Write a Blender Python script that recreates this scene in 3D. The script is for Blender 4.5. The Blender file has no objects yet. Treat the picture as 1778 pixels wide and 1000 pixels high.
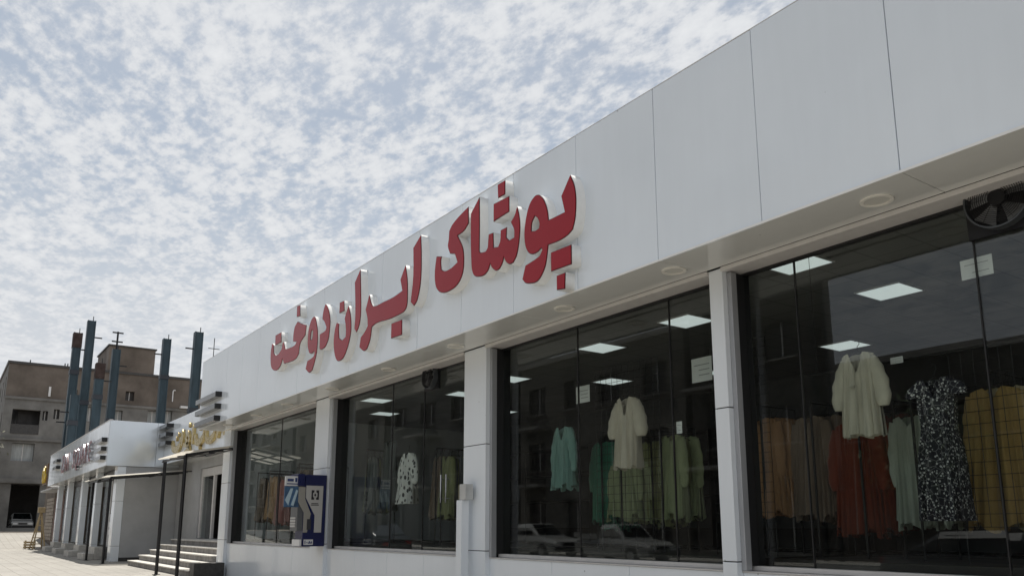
import bpy, bmesh, math, random
from mathutils import Vector, Matrix
rnd = random.Random(7)
S = bpy.context.scene
COL = S.collection
R = math.radians

# ------------------------------------------------------------------ camera
cam_d = bpy.data.cameras.new('camera'); cam = bpy.data.objects.new('camera', cam_d); COL.objects.link(cam)
PITCH, YAW, EYE = math.atan(274.5/1400.0), R(35.13), 1.25
cam.location = (0, 0, EYE)
fh = Vector((-math.cos(YAW), math.sin(YAW), 0))
fwd = fh*math.cos(PITCH) + Vector((0, 0, 1))*math.sin(PITCH)
cam.rotation_euler = fwd.to_track_quat('-Z', 'Y').to_euler()
cam_d.sensor_width = 36.0; cam_d.lens = 36.0*1400.0/1778.0; cam_d.shift_y = 140.0/1778.0
cam_d.clip_start = 0.05; cam_d.clip_end = 3000
S.camera = cam

# ------------------------------------------------------------------ sky and sun
SUN = Vector((-0.42, 0.12, 1.0)).normalized()
W = bpy.data.worlds.new('World'); S.world = W; W.use_nodes = True
nt = W.node_tree; nt.nodes.clear()
def N(tree, kind, **kw):
    n = tree.nodes.new(kind)
    for k, v in kw.items():
        if k == 'inp':
            for i, val in v.items(): n.inputs[i].default_value = val
        else: setattr(n, k, v)
    return n
out = N(nt, 'ShaderNodeOutputWorld'); bg = N(nt, 'ShaderNodeBackground', inp={'Strength': 0.1})
sky = N(nt, 'ShaderNodeTexSky', sky_type='NISHITA', sun_disc=False)
sky.sun_elevation = math.asin(SUN.z); sky.sun_rotation = math.atan2(SUN.x, SUN.y)
sky.air_density = 1.0; sky.dust_density = 2.5; sky.ozone_density = 1.0
tc = N(nt, 'ShaderNodeTexCoord'); sep = N(nt, 'ShaderNodeSeparateXYZ'); nt.links.new(tc.outputs['Generated'], sep.inputs[0])
zc = N(nt, 'ShaderNodeMath', operation='MAXIMUM', inp={1: 0.0}); nt.links.new(sep.outputs['Z'], zc.inputs[0])
za = N(nt, 'ShaderNodeMath', operation='ADD', inp={1: 0.10}); nt.links.new(zc.outputs[0], za.inputs[0])
px = N(nt, 'ShaderNodeMath', operation='DIVIDE'); py = N(nt, 'ShaderNodeMath', operation='DIVIDE')
nt.links.new(sep.outputs['X'], px.inputs[0]); nt.links.new(za.outputs[0], px.inputs[1])
nt.links.new(sep.outputs['Y'], py.inputs[0]); nt.links.new(za.outputs[0], py.inputs[1])
cmb = N(nt, 'ShaderNodeCombineXYZ'); nt.links.new(px.outputs[0], cmb.inputs[0]); nt.links.new(py.outputs[0], cmb.inputs[1])
mp = N(nt, 'ShaderNodeMapping'); mp.inputs['Rotation'].default_value = (0, 0, R(58)); mp.inputs['Scale'].default_value = (1.0, 1.55, 1.0); mp.inputs['Location'].default_value = (3.3, 1.7, 0)
nt.links.new(cmb.outputs[0], mp.inputs[0])
n1 = N(nt, 'ShaderNodeTexNoise', inp={'Scale': 3.1, 'Detail': 3.0, 'Roughness': 0.5})
n2 = N(nt, 'ShaderNodeTexNoise', inp={'Scale': 12.0, 'Detail': 6.0, 'Roughness': 0.56})
n3 = N(nt, 'ShaderNodeTexNoise', inp={'Scale': 31.0, 'Detail': 6.0, 'Roughness': 0.6})
for n in (n1, n2, n3): nt.links.new(mp.outputs[0], n.inputs['Vector'])
m1 = N(nt, 'ShaderNodeMath', operation='MULTIPLY', inp={1: 0.40}); m2 = N(nt, 'ShaderNodeMath', operation='MULTIPLY_ADD', inp={1: 0.62}); m3 = N(nt, 'ShaderNodeMath', operation='MULTIPLY_ADD', inp={1: 0.38})
nt.links.new(n1.outputs[0], m1.inputs[0]); nt.links.new(n2.outputs[0], m2.inputs[0]); nt.links.new(m1.outputs[0], m2.inputs[2])
nt.links.new(n3.outputs[0], m3.inputs[0]); nt.links.new(m2.outputs[0], m3.inputs[2])
cov = N(nt, 'ShaderNodeMapRange', interpolation_type='SMOOTHSTEP', inp={'From Min': 0.565, 'From Max': 0.785, 'To Min': 0.33, 'To Max': 0.98})
nt.links.new(m3.outputs[0], cov.inputs['Value'])
# thick parts of the cloud sheet are a touch greyer
crp = N(nt, 'ShaderNodeValToRGB'); crp.color_ramp.elements[0].position = 0.64; crp.color_ramp.elements[0].color = (5.0, 5.15, 5.4, 1)
crp.color_ramp.elements[1].position = 0.95; crp.color_ramp.elements[1].color = (6.1, 6.2, 6.3, 1)
nt.links.new(m3.outputs[0], crp.inputs[0])
mixc = N(nt, 'ShaderNodeMix', data_type='RGBA'); 
hz = N(nt, 'ShaderNodeMapRange', interpolation_type='SMOOTHSTEP', inp={'From Min': 0.10, 'From Max': 0.46, 'To Min': 0.96, 'To Max': 0.0}); nt.links.new(sep.outputs['Z'], hz.inputs['Value'])
inv = N(nt, 'ShaderNodeMath', operation='SUBTRACT', inp={0: 1.0}); nt.links.new(cov.outputs[0], inv.inputs[1])
cv2 = N(nt, 'ShaderNodeMath', operation='MULTIPLY_ADD'); nt.links.new(inv.outputs[0], cv2.inputs[0]); nt.links.new(hz.outputs[0], cv2.inputs[1]); nt.links.new(cov.outputs[0], cv2.inputs[2])
nt.links.new(cv2.outputs[0], mixc.inputs['Factor'])
skm = N(nt, 'ShaderNodeMix', data_type='RGBA', blend_type='MULTIPLY', inp={'Factor': 1.0}); skm.inputs['B'].default_value = (0.62, 0.67, 0.65, 1)
nt.links.new(sky.outputs[0], skm.inputs['A'])
nt.links.new(skm.outputs['Result'], mixc.inputs['A']); nt.links.new(crp.outputs[0], mixc.inputs['B'])
nt.links.new(mixc.outputs['Result'], bg.inputs['Color']); nt.links.new(bg.outputs[0], out.inputs[0])

sl = bpy.data.lights.new('sun', 'SUN'); sun = bpy.data.objects.new('sun', sl); COL.objects.link(sun)
sl.energy = 4.2; sl.angle = R(0.6); sl.color = (1.0, 0.955, 0.88)
sun.rotation_euler = (-SUN).to_track_quat('-Z', 'Y').to_euler(); sun.location = SUN*60

S.view_settings.view_transform = 'Standard'; S.view_settings.look = 'None'; S.view_settings.gamma = 1.0
S.view_settings.exposure = 0.45; S.view_settings.use_curve_mapping = False
S.render.engine = 'CYCLES'
cy = S.cycles; cy.max_bounces = 8; cy.diffuse_bounces = 4; cy.glossy_bounces = 4; cy.transmission_bounces = 4; cy.transparent_max_bounces = 24
cy.caustics_reflective = False; cy.caustics_refractive = False; cy.sample_clamp_indirect = 4.0

# ------------------------------------------------------------------ materials
MATS = {}
def mat(name, col, rough=0.5, metal=0.0, var=0.0, vscale=3.0, bump=0.0, bscale=40.0, spec=0.5, coat=0.0, emit=None, estr=0.0, stretch=(1, 1, 1), sheen=0.0):
    if name in MATS: return MATS[name]
    m = bpy.data.materials.new(name); m.use_nodes = True; MATS[name] = m
    t = m.node_tree; b = t.nodes['Principled BSDF']
    b.inputs['Base Color'].default_value = (*col, 1); b.inputs['Roughness'].default_value = rough; b.inputs['Metallic'].default_value = metal
    b.inputs['Specular IOR Level'].default_value = spec; b.inputs['Coat Weight'].default_value = coat; b.inputs['Coat Roughness'].default_value = 0.05
    if sheen: b.inputs['Sheen Weight'].default_value = sheen
    if emit: b.inputs['Emission Color'].default_value = (*emit, 1); b.inputs['Emission Strength'].default_value = estr
    if var or bump:
        g = N(t, 'ShaderNodeNewGeometry'); mpn = N(t, 'ShaderNodeMapping'); mpn.inputs['Scale'].default_value = stretch
        t.links.new(g.outputs['Position'], mpn.inputs[0])
    if var:
        n = N(t, 'ShaderNodeTexNoise', inp={'Scale': vscale, 'Detail': 6.0, 'Roughness': 0.6}); t.links.new(mpn.outputs[0], n.inputs['Vector'])
        r = N(t, 'ShaderNodeMapRange', inp={'From Min': 0.3, 'From Max': 0.7, 'To Min': 1-var, 'To Max': 1+var*0.6}); t.links.new(n.outputs[0], r.inputs[0])
        mx = N(t, 'ShaderNodeMix', data_type='RGBA', blend_type='MULTIPLY', inp={'Factor': 1.0}); mx.inputs['A'].default_value = (*col, 1)
        t.links.new(r.outputs[0], mx.inputs['B']); t.links.new(mx.outputs['Result'], b.inputs['Base Color'])
        r2 = N(t, 'ShaderNodeMapRange', inp={'From Min': 0.3, 'From Max': 0.7, 'To Min': min(1, rough*1.25), 'To Max': rough*0.85}); t.links.new(n.outputs[0], r2.inputs[0]); t.links.new(r2.outputs[0], b.inputs['Roughness'])
    if bump:
        n = N(t, 'ShaderNodeTexNoise', inp={'Scale': bscale, 'Detail': 4.0}); t.links.new(mpn.outputs[0], n.inputs['Vector'])
        bp = N(t, 'ShaderNodeBump', inp={'Strength': bump, 'Distance': 0.02}); t.links.new(n.outputs[0], bp.inputs['Height']); t.links.new(bp.outputs[0], b.inputs['Normal'])
    return m

def mat_panel(name, col, rough):
    """glossy aluminium composite cladding: slightly wavy sheet, faint dirt runs, dust specks"""
    m = mat(name, col, rough)
    t = m.node_tree; b = t.nodes['Principled BSDF']
    g = N(t, 'ShaderNodeNewGeometry')
    wv = N(t, 'ShaderNodeTexNoise', inp={'Scale': 0.9, 'Detail': 1.5}); t.links.new(g.outputs['Position'], wv.inputs['Vector'])
    bp = N(t, 'ShaderNodeBump', inp={'Strength': 0.35, 'Distance': 0.02}); t.links.new(wv.outputs[0], bp.inputs['Height']); t.links.new(bp.outputs[0], b.inputs['Normal'])
    ms = N(t, 'ShaderNodeMapping'); ms.inputs['Scale'].default_value = (5.0, 5.0, 0.45); t.links.new(g.outputs['Position'], ms.inputs[0])
    st = N(t, 'ShaderNodeTexNoise', inp={'Scale': 1.6, 'Detail': 7.0, 'Roughness': 0.62}); t.links.new(ms.outputs[0], st.inputs['Vector'])
    r = N(t, 'ShaderNodeMapRange', inp={'From Min': 0.32, 'From Max': 0.62, 'To Min': 0.98, 'To Max': 1.0}); t.links.new(st.outputs[0], r.inputs[0])
    bl = N(t, 'ShaderNodeTexNoise', inp={'Scale': 0.7, 'Detail': 4.0}); t.links.new(g.outputs['Position'], bl.inputs['Vector'])
    r3 = N(t, 'ShaderNodeMapRange', inp={'From Min': 0.35, 'From Max': 0.65, 'To Min': 0.955, 'To Max': 1.0}); t.links.new(bl.outputs[0], r3.inputs[0])
    vo = N(t, 'ShaderNodeTexVoronoi', inp={'Scale': 2.2}); t.links.new(g.outputs['Position'], vo.inputs['Vector'])
    sp = N(t, 'ShaderNodeMapRange', inp={'From Min': 0.012, 'From Max': 0.03, 'To Min': 0.55, 'To Max': 1.0}); t.links.new(vo.outputs['Distance'], sp.inputs[0])
    a = N(t, 'ShaderNodeMath', operation='MULTIPLY'); c = N(t, 'ShaderNodeMath', operation='MULTIPLY')
    t.links.new(r.outputs[0], a.inputs[0]); t.links.new(r3.outputs[0], a.inputs[1]); t.links.new(a.outputs[0], c.inputs[0]); t.links.new(sp.outputs[0], c.inputs[1])
    mx = N(t, 'ShaderNodeMix', data_type='RGBA', blend_type='MULTIPLY', inp={'Factor': 1.0}); mx.inputs['A'].default_value = (*col, 1)
    t.links.new(c.outputs[0], mx.inputs['B']); t.links.new(mx.outputs['Result'], b.inputs['Base Color'])
    rr = N(t, 'ShaderNodeMapRange', inp={'From Min': 0.3, 'From Max': 0.7, 'To Min': rough*1.7, 'To Max': rough}); t.links.new(bl.outputs[0], rr.inputs[0]); t.links.new(rr.outputs[0], b.inputs['Roughness'])
    return m

def mat_glass(name, tint, dirt=0.007):
    m = bpy.data.materials.new(name); m.use_nodes = True; MATS[name] = m
    t = m.node_tree; t.nodes.clear()
    o = N(t, 'ShaderNodeOutputMaterial'); tr = N(t, 'ShaderNodeBsdfTransparent'); tr.inputs[0].default_value = (*tint, 1)
    gl = N(t, 'ShaderNodeBsdfGlossy', inp={'Roughness': 0.0}); gl.inputs[0].default_value = (0.95, 0.97, 1.0, 1)
    lw = N(t, 'ShaderNodeLayerWeight', inp={'Blend': 0.5})
    pw = N(t, 'ShaderNodeMath', operation='POWER', inp={1: 5.0}); t.links.new(lw.outputs['Facing'], pw.inputs[0])
    f = N(t, 'ShaderNodeMath', operation='MULTIPLY_ADD', inp={1: 0.85, 2: 0.034}); t.links.new(pw.outputs[0], f.inputs[0])
    mx = N(t, 'ShaderNodeMixShader'); t.links.new(f.outputs[0], mx.inputs[0]); t.links.new(tr.outputs[0], mx.inputs[1]); t.links.new(gl.outputs[0], mx.inputs[2])
    df = N(t, 'ShaderNodeBsdfDiffuse'); df.inputs[0].default_value = (0.5, 0.48, 0.44, 1)
    g = N(t, 'ShaderNodeNewGeometry'); ns = N(t, 'ShaderNodeTexNoise', inp={'Scale': 1.7, 'Detail': 8.0, 'Roughness': 0.65}); t.links.new(g.outputs['Position'], ns.inputs['Vector'])
    r = N(t, 'ShaderNodeMapRange', inp={'From Min': 0.45, 'From Max': 0.8, 'To Min': dirt*0.25, 'To Max': dirt*2}); t.links.new(ns.outputs[0], r.inputs[0])
    mx2 = N(t, 'ShaderNodeMixShader'); t.links.new(r.outputs[0], mx2.inputs[0]); t.links.new(mx.outputs[0], mx2.inputs[1]); t.links.new(df.outputs[0], mx2.inputs[2])
    t.links.new(mx2.outputs[0], o.inputs[0])
    return m

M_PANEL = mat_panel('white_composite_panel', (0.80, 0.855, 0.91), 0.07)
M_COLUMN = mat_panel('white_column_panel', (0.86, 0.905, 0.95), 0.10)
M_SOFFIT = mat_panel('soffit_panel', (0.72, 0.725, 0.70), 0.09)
M_JOINT = mat('joint_backing', (0.62, 0.63, 0.64), 0.7)
M_DARKJOINT = mat('dark_joint', (0.02, 0.02, 0.022), 0.6)
M_ALU = mat('aluminium_white', (0.66, 0.64, 0.62), 0.35, var=0.08, vscale=6)
M_TRACK = mat('shutter_track_grey', (0.42, 0.43, 0.45), 0.4, metal=0.3, var=0.15, vscale=4, stretch=(1, 1, 0.3))
M_RUBBER = mat('black_seal', (0.012, 0.012, 0.013), 0.5)
M_GLASS = mat_glass('shop_glass', (0.90, 0.93, 0.915))
M_RED = mat('red_acrylic', (0.34, 0.003, 0.013), 0.2, spec=0.25, var=0.06, vscale=2)
M_LETTERSIDE = mat('white_letter_return', (0.84, 0.84, 0.82), 0.15, var=0.05, vscale=8)
M_REDEDGE = mat('dark_red_edge', (0.06, 0.006, 0.012), 0.3)
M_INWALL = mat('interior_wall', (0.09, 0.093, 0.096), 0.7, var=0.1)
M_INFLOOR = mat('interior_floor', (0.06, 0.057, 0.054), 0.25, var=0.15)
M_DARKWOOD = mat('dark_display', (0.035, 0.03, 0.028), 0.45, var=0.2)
M_BLACKMETAL = mat('black_metal', (0.012, 0.012, 0.014), 0.4, metal=0.2)
M_CHROME = mat('chrome', (0.6, 0.6, 0.62), 0.2, metal=1.0)
M_LAMP = mat('lit_panel', (0.8, 0.85, 0.85), 0.5, emit=(0.88, 0.96, 0.95), estr=0.42)
M_PAPER = mat('paper', (0.75, 0.76, 0.76), 0.6)
M_INK = mat('ink', (0.02, 0.02, 0.025), 0.6)
M_WHITEPL = mat('white_plastic', (0.72, 0.72, 0.72), 0.35)
M_GOLD = mat('gold_acrylic', (0.60, 0.46, 0.20), 0.25, metal=0.5, var=0.2, vscale=9)
M_SILVER = mat('silver_letter', (0.70, 0.70, 0.72), 0.15, metal=0.8)
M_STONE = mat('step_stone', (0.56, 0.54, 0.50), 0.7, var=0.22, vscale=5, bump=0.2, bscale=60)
M_RISER = mat('shaded_riser_stone', (0.22, 0.21, 0.20), 0.75, var=0.35, vscale=6, stretch=(1, 1, 0.4))  # step stone darkened: the shade on the risers is put into the colour
M_DARKSTONE = mat('dark_granite', (0.055, 0.052, 0.05), 0.45, var=0.4, vscale=12)
M_CONC = mat('raw_concrete', (0.26, 0.25, 0.235), 0.85, var=0.25, vscale=0.8, bump=0.3, bscale=12)
M_BRICKW = mat('brown_render', (0.155, 0.13, 0.11), 0.9, var=0.35, vscale=0.55, bump=0.3, bscale=8)
M_STEEL = mat('blue_primer_steel', (0.022, 0.047, 0.064), 0.5, var=0.35, vscale=1.5, stretch=(2, 2, 0.5))
M_CONCD = mat('shaded_concrete', (0.20, 0.195, 0.185), 0.9, var=0.35, vscale=0.6, bump=0.3, bscale=10)  # darker copy of the raw concrete, shade painted in for walls turned from the sun
M_GREYPAINT = mat('grey_wall_paint', (0.42, 0.425, 0.43), 0.5, var=0.12, vscale=1.2)

# ------------------------------------------------------------------ geometry helpers
def bm_box(bm, x0, x1, y0, y1, z0, z1):
    v = [bm.verts.new(p) for p in ((x0,y0,z0),(x1,y0,z0),(x1,y1,z0),(x0,y1,z0),(x0,y0,z1),(x1,y0,z1),(x1,y1,z1),(x0,y1,z1))]
    for f in ((0,3,2,1),(4,5,6,7),(0,1,5,4),(1,2,6,5),(2,3,7,6),(3,0,4,7)): bm.faces.new([v[i] for i in f])
    return v
def bm_tube(bm, p0, p1, r0, r1=None, seg=8, caps=True):
    r1 = r0 if r1 is None else r1
    p0, p1 = Vector(p0), Vector(p1); d = (p1-p0).normalized(); a = d.orthogonal().normalized(); b = d.cross(a)
    A = [bm.verts.new(p0+(a*math.cos(t)+b*math.sin(t))*r0) for t in [2*math.pi*i/seg for i in range(seg)]]
    B = [bm.verts.new(p1+(a*math.cos(t)+b*math.sin(t))*r1) for t in [2*math.pi*i/seg for i in range(seg)]]
    for i in range(seg): bm.faces.new((A[i], A[(i+1)%seg], B[(i+1)%seg], B[i]))
    if caps: bm.faces.new(A[::-1]); bm.faces.new(B)
def bm_path(bm, pts, r, seg=6):
    for a, b in zip(pts, pts[1:]): bm_tube(bm, a, b, r, seg=seg)
def bm_ring(bm, c, r_out, r_in, h, axis='z', seg=32):
    """flat ring (annulus) with thickness h, centred on c"""
    c = Vector(c)
    def P(r, t, k):
        x, y = r*math.cos(t), r*math.sin(t)
        return c + (Vector((x, y, k)) if axis == 'z' else Vector((x, k, y)) if axis == 'y' else Vector((k, x, y)))
    L = []
    for i in range(seg):
        t = 2*math.pi*i/seg
        L.append([bm.verts.new(P(r_out, t, 0)), bm.verts.new(P(r_in, t, 0)), bm.verts.new(P(r_in, t, h)), bm.verts.new(P(r_out, t, h))])
    for i in range(seg):
        a, b = L[i], L[(i+1)%seg]
        for j in range(4): bm.faces.new((a[j], a[(j+1)%4], b[(j+1)%4], b[j]))
def mesh_from(bm, name, m, bevel=0.0, smooth=False):
    if bevel: bmesh.ops.bevel(bm, geom=[e for e in bm.edges], offset=bevel, segments=1, affect='EDGES')
    bmesh.ops.recalc_face_normals(bm, faces=bm.faces)
    me = bpy.data.meshes.new(name); bm.to_mesh(me); bm.free()
    if smooth:
        for p in me.polygons: p.use_smooth = True
    me.materials.append(m)
    return me
def link(name, me, parent=None, loc=None):
    o = bpy.data.objects.new(name, me); COL.objects.link(o)
    if loc is not None: o.location = loc
    if parent is not None:
        o.parent = parent; o.matrix_parent_inverse = Matrix.Translation(-Vector(world_loc(parent)))
    return o
WL = {}
def world_loc(o): return WL.get(o.name, Vector((0, 0, 0)))
def thing(name, label, cat, loc=(0, 0, 0), group=None):
    o = bpy.data.objects.new(name, None); COL.objects.link(o); o.location = loc; o.empty_display_size = 0.2
    WL[o.name] = Vector(loc); o['label'] = label; o['category'] = cat; o['kind'] = 'thing'
    if group: o['group'] = group
    return o
def tag(o, label, cat, group=None):
    o['label'] = label; o['category'] = cat; o['kind'] = 'thing'
    if group: o['group'] = group
    return o
def struct(o): o['kind'] = 'structure'; return o
def part(name, bm, m, parent=None, bevel=0.0, smooth=False): return link(name, mesh_from(bm, name, m, bevel, smooth), parent)
def boxp(name, x0, x1, y0, y1, z0, z1, m, parent=None, bevel=0.0):
    bm = bmesh.new(); bm_box(bm, min(x0,x1), max(x0,x1), min(y0,y1), max(y0,y1), min(z0,z1), max(z0,z1)); return part(name, bm, m, parent, bevel)
def sharedbox(dx, dy, dz, m, name, bevel=0.0):
    bm = bmesh.new(); bm_box(bm, -dx/2, dx/2, -dy/2, dy/2, -dz/2, dz/2); return mesh_from(bm, name, m, bevel)
def curve_mesh(name, loops, depth, y_front, m, offset=0.0):
    """solid plate with the outlines loops [(X,Z)...], front at y_front, thickness depth (towards +Y)"""
    cu = bpy.data.curves.new(name, 'CURVE'); cu.dimensions = '2D'; cu.fill_mode = 'BOTH'; cu.extrude = depth/2; cu.offset = offset
    for lp in loops:
        s = cu.splines.new('POLY'); s.points.add(len(lp)-1); s.use_cyclic_u = True
        for p, (a, b) in zip(s.points, lp): p.co = (a, b, 0, 1)
    ob = bpy.data.objects.new(name, cu); COL.objects.link(ob)
    dg = bpy.context.evaluated_depsgraph_get(); me = bpy.data.meshes.new_from_object(ob.evaluated_get(dg))
    bpy.data.objects.remove(ob); bpy.data.curves.remove(cu)
    for v in me.vertices:
        x, y, z = v.co; v.co = (x, y_front+depth/2-z, y)
    me.materials.clear(); me.materials.append(m); me.name = name
    return me
def smooth_loop(pts, ang=42, sub=3):
    n = len(pts); P = [Vector(p) for p in pts]; corner = []
    for i in range(n):
        a = (P[i]-P[i-1]); b = (P[(i+1) % n]-P[i]); corner.append(a.angle(b, 0) > R(ang))
    out = []
    for i in range(n):
        p1, p2 = P[i], P[(i+1) % n]; j = (i+1) % n
        t1 = (p2-P[i-1])*0.5 if not corner[i] else (p2-p1)
        t2 = (P[(i+2) % n]-p1)*0.5 if not corner[j] else (p2-p1)
        L = (p2-p1).length; t1 = t1.normalized()*L; t2 = t2.normalized()*L
        for k in range(sub):
            s = k/sub; h00 = 2*s**3-3*s*s+1; h10 = s**3-2*s*s+s; h01 = -2*s**3+3*s*s; h11 = s**3-s*s
            out.append(tuple(p1*h00+t1*h10+p2*h01+t2*h11))
    return out
def holed_wall(bm, u0, u1, v0, v1, holes, place, depth):
    """wall sheet in (u,v) with rectangular openings and their reveals; place(u,v,d) gives the 3-D point, d = depth behind the face"""
    us = sorted({u0, u1, *[h[0] for h in holes], *[h[1] for h in holes]}); vs = sorted({v0, v1, *[h[2] for h in holes], *[h[3] for h in holes]})
    for a, b in zip(us, us[1:]):
        for c, d in zip(vs, vs[1:]):
            mu, mv = (a+b)/2, (c+d)/2
            if any(h[0] < mu < h[1] and h[2] < mv < h[3] for h in holes): continue
            bm.faces.new([bm.verts.new(place(*q, 0)) for q in ((a, c), (b, c), (b, d), (a, d))])
    for h in holes:
        c = [(h[0], h[2]), (h[1], h[2]), (h[1], h[3]), (h[0], h[3])]
        for i in range(4):
            p, q = c[i], c[(i+1) % 4]
            bm.faces.new([bm.verts.new(place(*p, 0)), bm.verts.new(place(*q, 0)), bm.verts.new(place(*q, depth)), bm.verts.new(place(*p, depth))])

# ------------------------------------------------------------------ ground, pavement, road
def ground_z(x):
    if x > -54: return 0.0
    t = min(1.0, (-54-x)/18.0); return 0.95*t*t*(3-2*t)
def mat_ground(name, col, lines, var, warm=(0.93, 0.9, 0.86)):
    m = mat(name, col, 0.85)
    t = m.node_tree; b = t.nodes['Principled BSDF']; g = N(t, 'ShaderNodeNewGeometry')
    n = N(t, 'ShaderNodeTexNoise', inp={'Scale': 0.35, 'Detail': 8.0, 'Roughness': 0.65}); t.links.new(g.outputs['Position'], n.inputs['Vector'])
    f = N(t, 'ShaderNodeTexNoise', inp={'Scale': 9.0, 'Detail': 5.0}); t.links.new(g.outputs['Position'], f.inputs['Vector'])
    r = N(t, 'ShaderNodeMapRange', inp={'From Min': 0.3, 'From Max': 0.7, 'To Min': 1-var, 'To Max': 1+var*0.3}); t.links.new(n.outputs[0], r.inputs[0])
    r2 = N(t, 'ShaderNodeMapRange', inp={'From Min': 0.3, 'From Max': 0.7, 'To Min': 1-var*0.6, 'To Max': 1.04}); t.links.new(f.outputs[0], r2.inputs[0])
    k = N(t, 'ShaderNodeMath', operation='MULTIPLY'); t.links.new(r.outputs[0], k.inputs[0]); t.links.new(r2.outputs[0], k.inputs[1])
    last = k
    if lines:
        br = N(t, 'ShaderNodeTexBrick', inp={'Scale': 1.0, 'Mortar Size': 0.008, 'Brick Width': 0.6, 'Row Height': 0.4, 'Color1': (1, 1, 1, 1), 'Color2': (0.9, 0.9, 0.9, 1), 'Mortar': (0.5, 0.48, 0.46, 1)})
        t.links.new(g.outputs['Position'], br.inputs['Vector'])
        k2 = N(t, 'ShaderNodeMix', data_type='RGBA', blend_type='MULTIPLY', inp={'Factor': 1.0}); t.links.new(k.outputs[0], k2.inputs['A']); t.links.new(br.outputs['Color'], k2.inputs['B']); src = k2.outputs['Result']
    else: src = k.outputs[0]
    mx = N(t, 'ShaderNodeMix', data_type='RGBA', blend_type='MULTIPLY', inp={'Factor': 1.0}); mx.inputs['A'].default_value = (*col, 1)
    t.links.new(src, mx.inputs['B']); t.links.new(mx.outputs['Result'], b.inputs['Base Color'])
    bp = N(t, 'ShaderNodeBump', inp={'Strength': 0.3, 'Distance': 0.02}); t.links.new(f.outputs[0], bp.inputs['Height']); t.links.new(bp.outputs[0], b.inputs['Normal'])
    return m
M_PAVE = mat_ground('pavement_slabs', (0.35, 0.332, 0.30), True, 0.18)
M_EARTH = mat_ground('dusty_ground', (0.30, 0.265, 0.22), False, 0.3)
M_ASPH = mat_ground('asphalt', (0.10, 0.099, 0.096), False, 0.35)
XS = [-600, -200, -120, -90, -74, -71, -68, -66, -64, -62, -60, -58, -56, -54, -30, 0, 40, 120, 400]
def sheet(name, y0, y1, dz, m, xs=XS):
    bm = bmesh.new(); A = [bm.verts.new((x, y0, ground_z(x)+dz)) for x in xs]; B = [bm.verts.new((x, y1, ground_z(x)+dz)) for x in xs]
    for i in range(len(xs)-1): bm.faces.new((A[i], A[i+1], B[i+1], B[i]))
    return struct(part(name, bm, m, None))
sheet('ground', -500, 600, -0.012, M_EARTH)
XP = [x for x in XS if -70 < x <= 40]
sheet('pavement', -7.5, 8.6, 0.0, M_PAVE, XP)  # stretched out of view behind the camera to bounce light onto the facade
sheet('road', -11.0, -7.65, -0.008, M_ASPH, [x for x in XS if -210 < x < 130])
sheet('far_pavement', -14.0, -11.15, 0.0, M_PAVE, XP)
for nm, a, b in (('kerb', -7.65, -7.5), ('kerb', -11.15, -11.0)):
    bm = bmesh.new()
    for x0, x1 in zip(XP, XP[1:]):
        n = max(1, int((x1-x0)/2))
        for i in range(n):
            q0, q1 = x0+(x1-x0)*i/n, x0+(x1-x0)*(i+1)/n-0.012
            z0 = ground_z(q0); bm_box(bm, q0, q1, a+0.003, b-0.003, z0-0.1, z0+0.03)
    struct(part(nm, bm, M_CONC))

# ------------------------------------------------------------------ main shop
SOF, TOP, SILL, FLOOR, CEIL = 3.80, 5.63, 0.845, 0.85, 4.25
XL, XR = -22.40, 3.25
shop = thing('clothing_shop', 'long white clad clothing shop with four dark display windows and red sign', 'shop', (-9.5, 6.2, 0))
joints = [-2.88+1.227*i for i in range(5, -16, -1)]          # right to left
edges = joints + [XL]
pm = sharedbox(1.227-0.007, 0.045, TOP-SOF, M_PANEL, 'fascia_panel', 0.004)
for i in range(len(edges)-1):
    x1, x0 = edges[i], edges[i+1]; w = x1-x0
    me = pm if abs(w-1.227) < 0.01 else sharedbox(w-0.007, 0.045, TOP-SOF, M_PANEL, 'fascia_panel', 0.004)
    o = link('fascia_panel', me, shop, ((x0+x1)/2, 5.5225+rnd.uniform(0, 0.0015), (SOF+TOP)/2)); o.rotation_euler = (R(rnd.uniform(-0.1, 0.1)), 0, R(rnd.uniform(-0.1, 0.1)))
boxp('fascia_core', XL+0.004, XR, 5.556, 6.12, SOF+0.03, TOP-0.015, M_JOINT, shop)
boxp('fascia_end', XL-0.02, XL+0.001, 5.502, 6.16, SOF+0.002, TOP-0.002, M_PANEL, shop, 0.003)
boxp('roof_flashing', XL-0.02, XR, 5.50, 5.68, TOP+0.001, TOP+0.008, M_ALU, shop)
boxp('roof', XL, XR, 5.70, 14.2, 5.30, 5.50, M_CONC, shop)
boxp('fascia_lip', XL, XR, 5.488, 5.500, SOF-0.014, SOF+0.006, M_LETTERSIDE, shop)
i = 0
sx = [XR] + [j for k, j in enumerate(joints) if k % 2 == 1] + [XL]
sx = sorted(set(sx), reverse=True)
for x1, x0 in zip(sx, sx[1:]):
    if x1-x0 < 0.05: continue
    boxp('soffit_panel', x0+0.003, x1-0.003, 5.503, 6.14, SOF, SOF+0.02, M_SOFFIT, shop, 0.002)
# columns: (left, right)
COLS = [(-22.30, -21.70), (-15.77, -15.08), (-9.99, -9.41), (-5.29, -5.12), (-0.95, -0.35), (2.6, 3.25)]
YC, YB, YG = 6.17, 6.25, 6.45
for a, b in COLS:
    c = boxp('column', a+0.012, b-0.012, YC+0.012, 6.60, 0.0, SOF-0.002, M_DARKJOINT, shop)
    for z0, z1 in ((0.0, 0.925), (0.936, 2.385), (2.396, SOF-0.003)):
        bm = bmesh.new(); bm_box(bm, a, b, YC, 6.315, z0, z1); part('column_panel', bm, M_COLUMN, c, 0.004)
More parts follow.
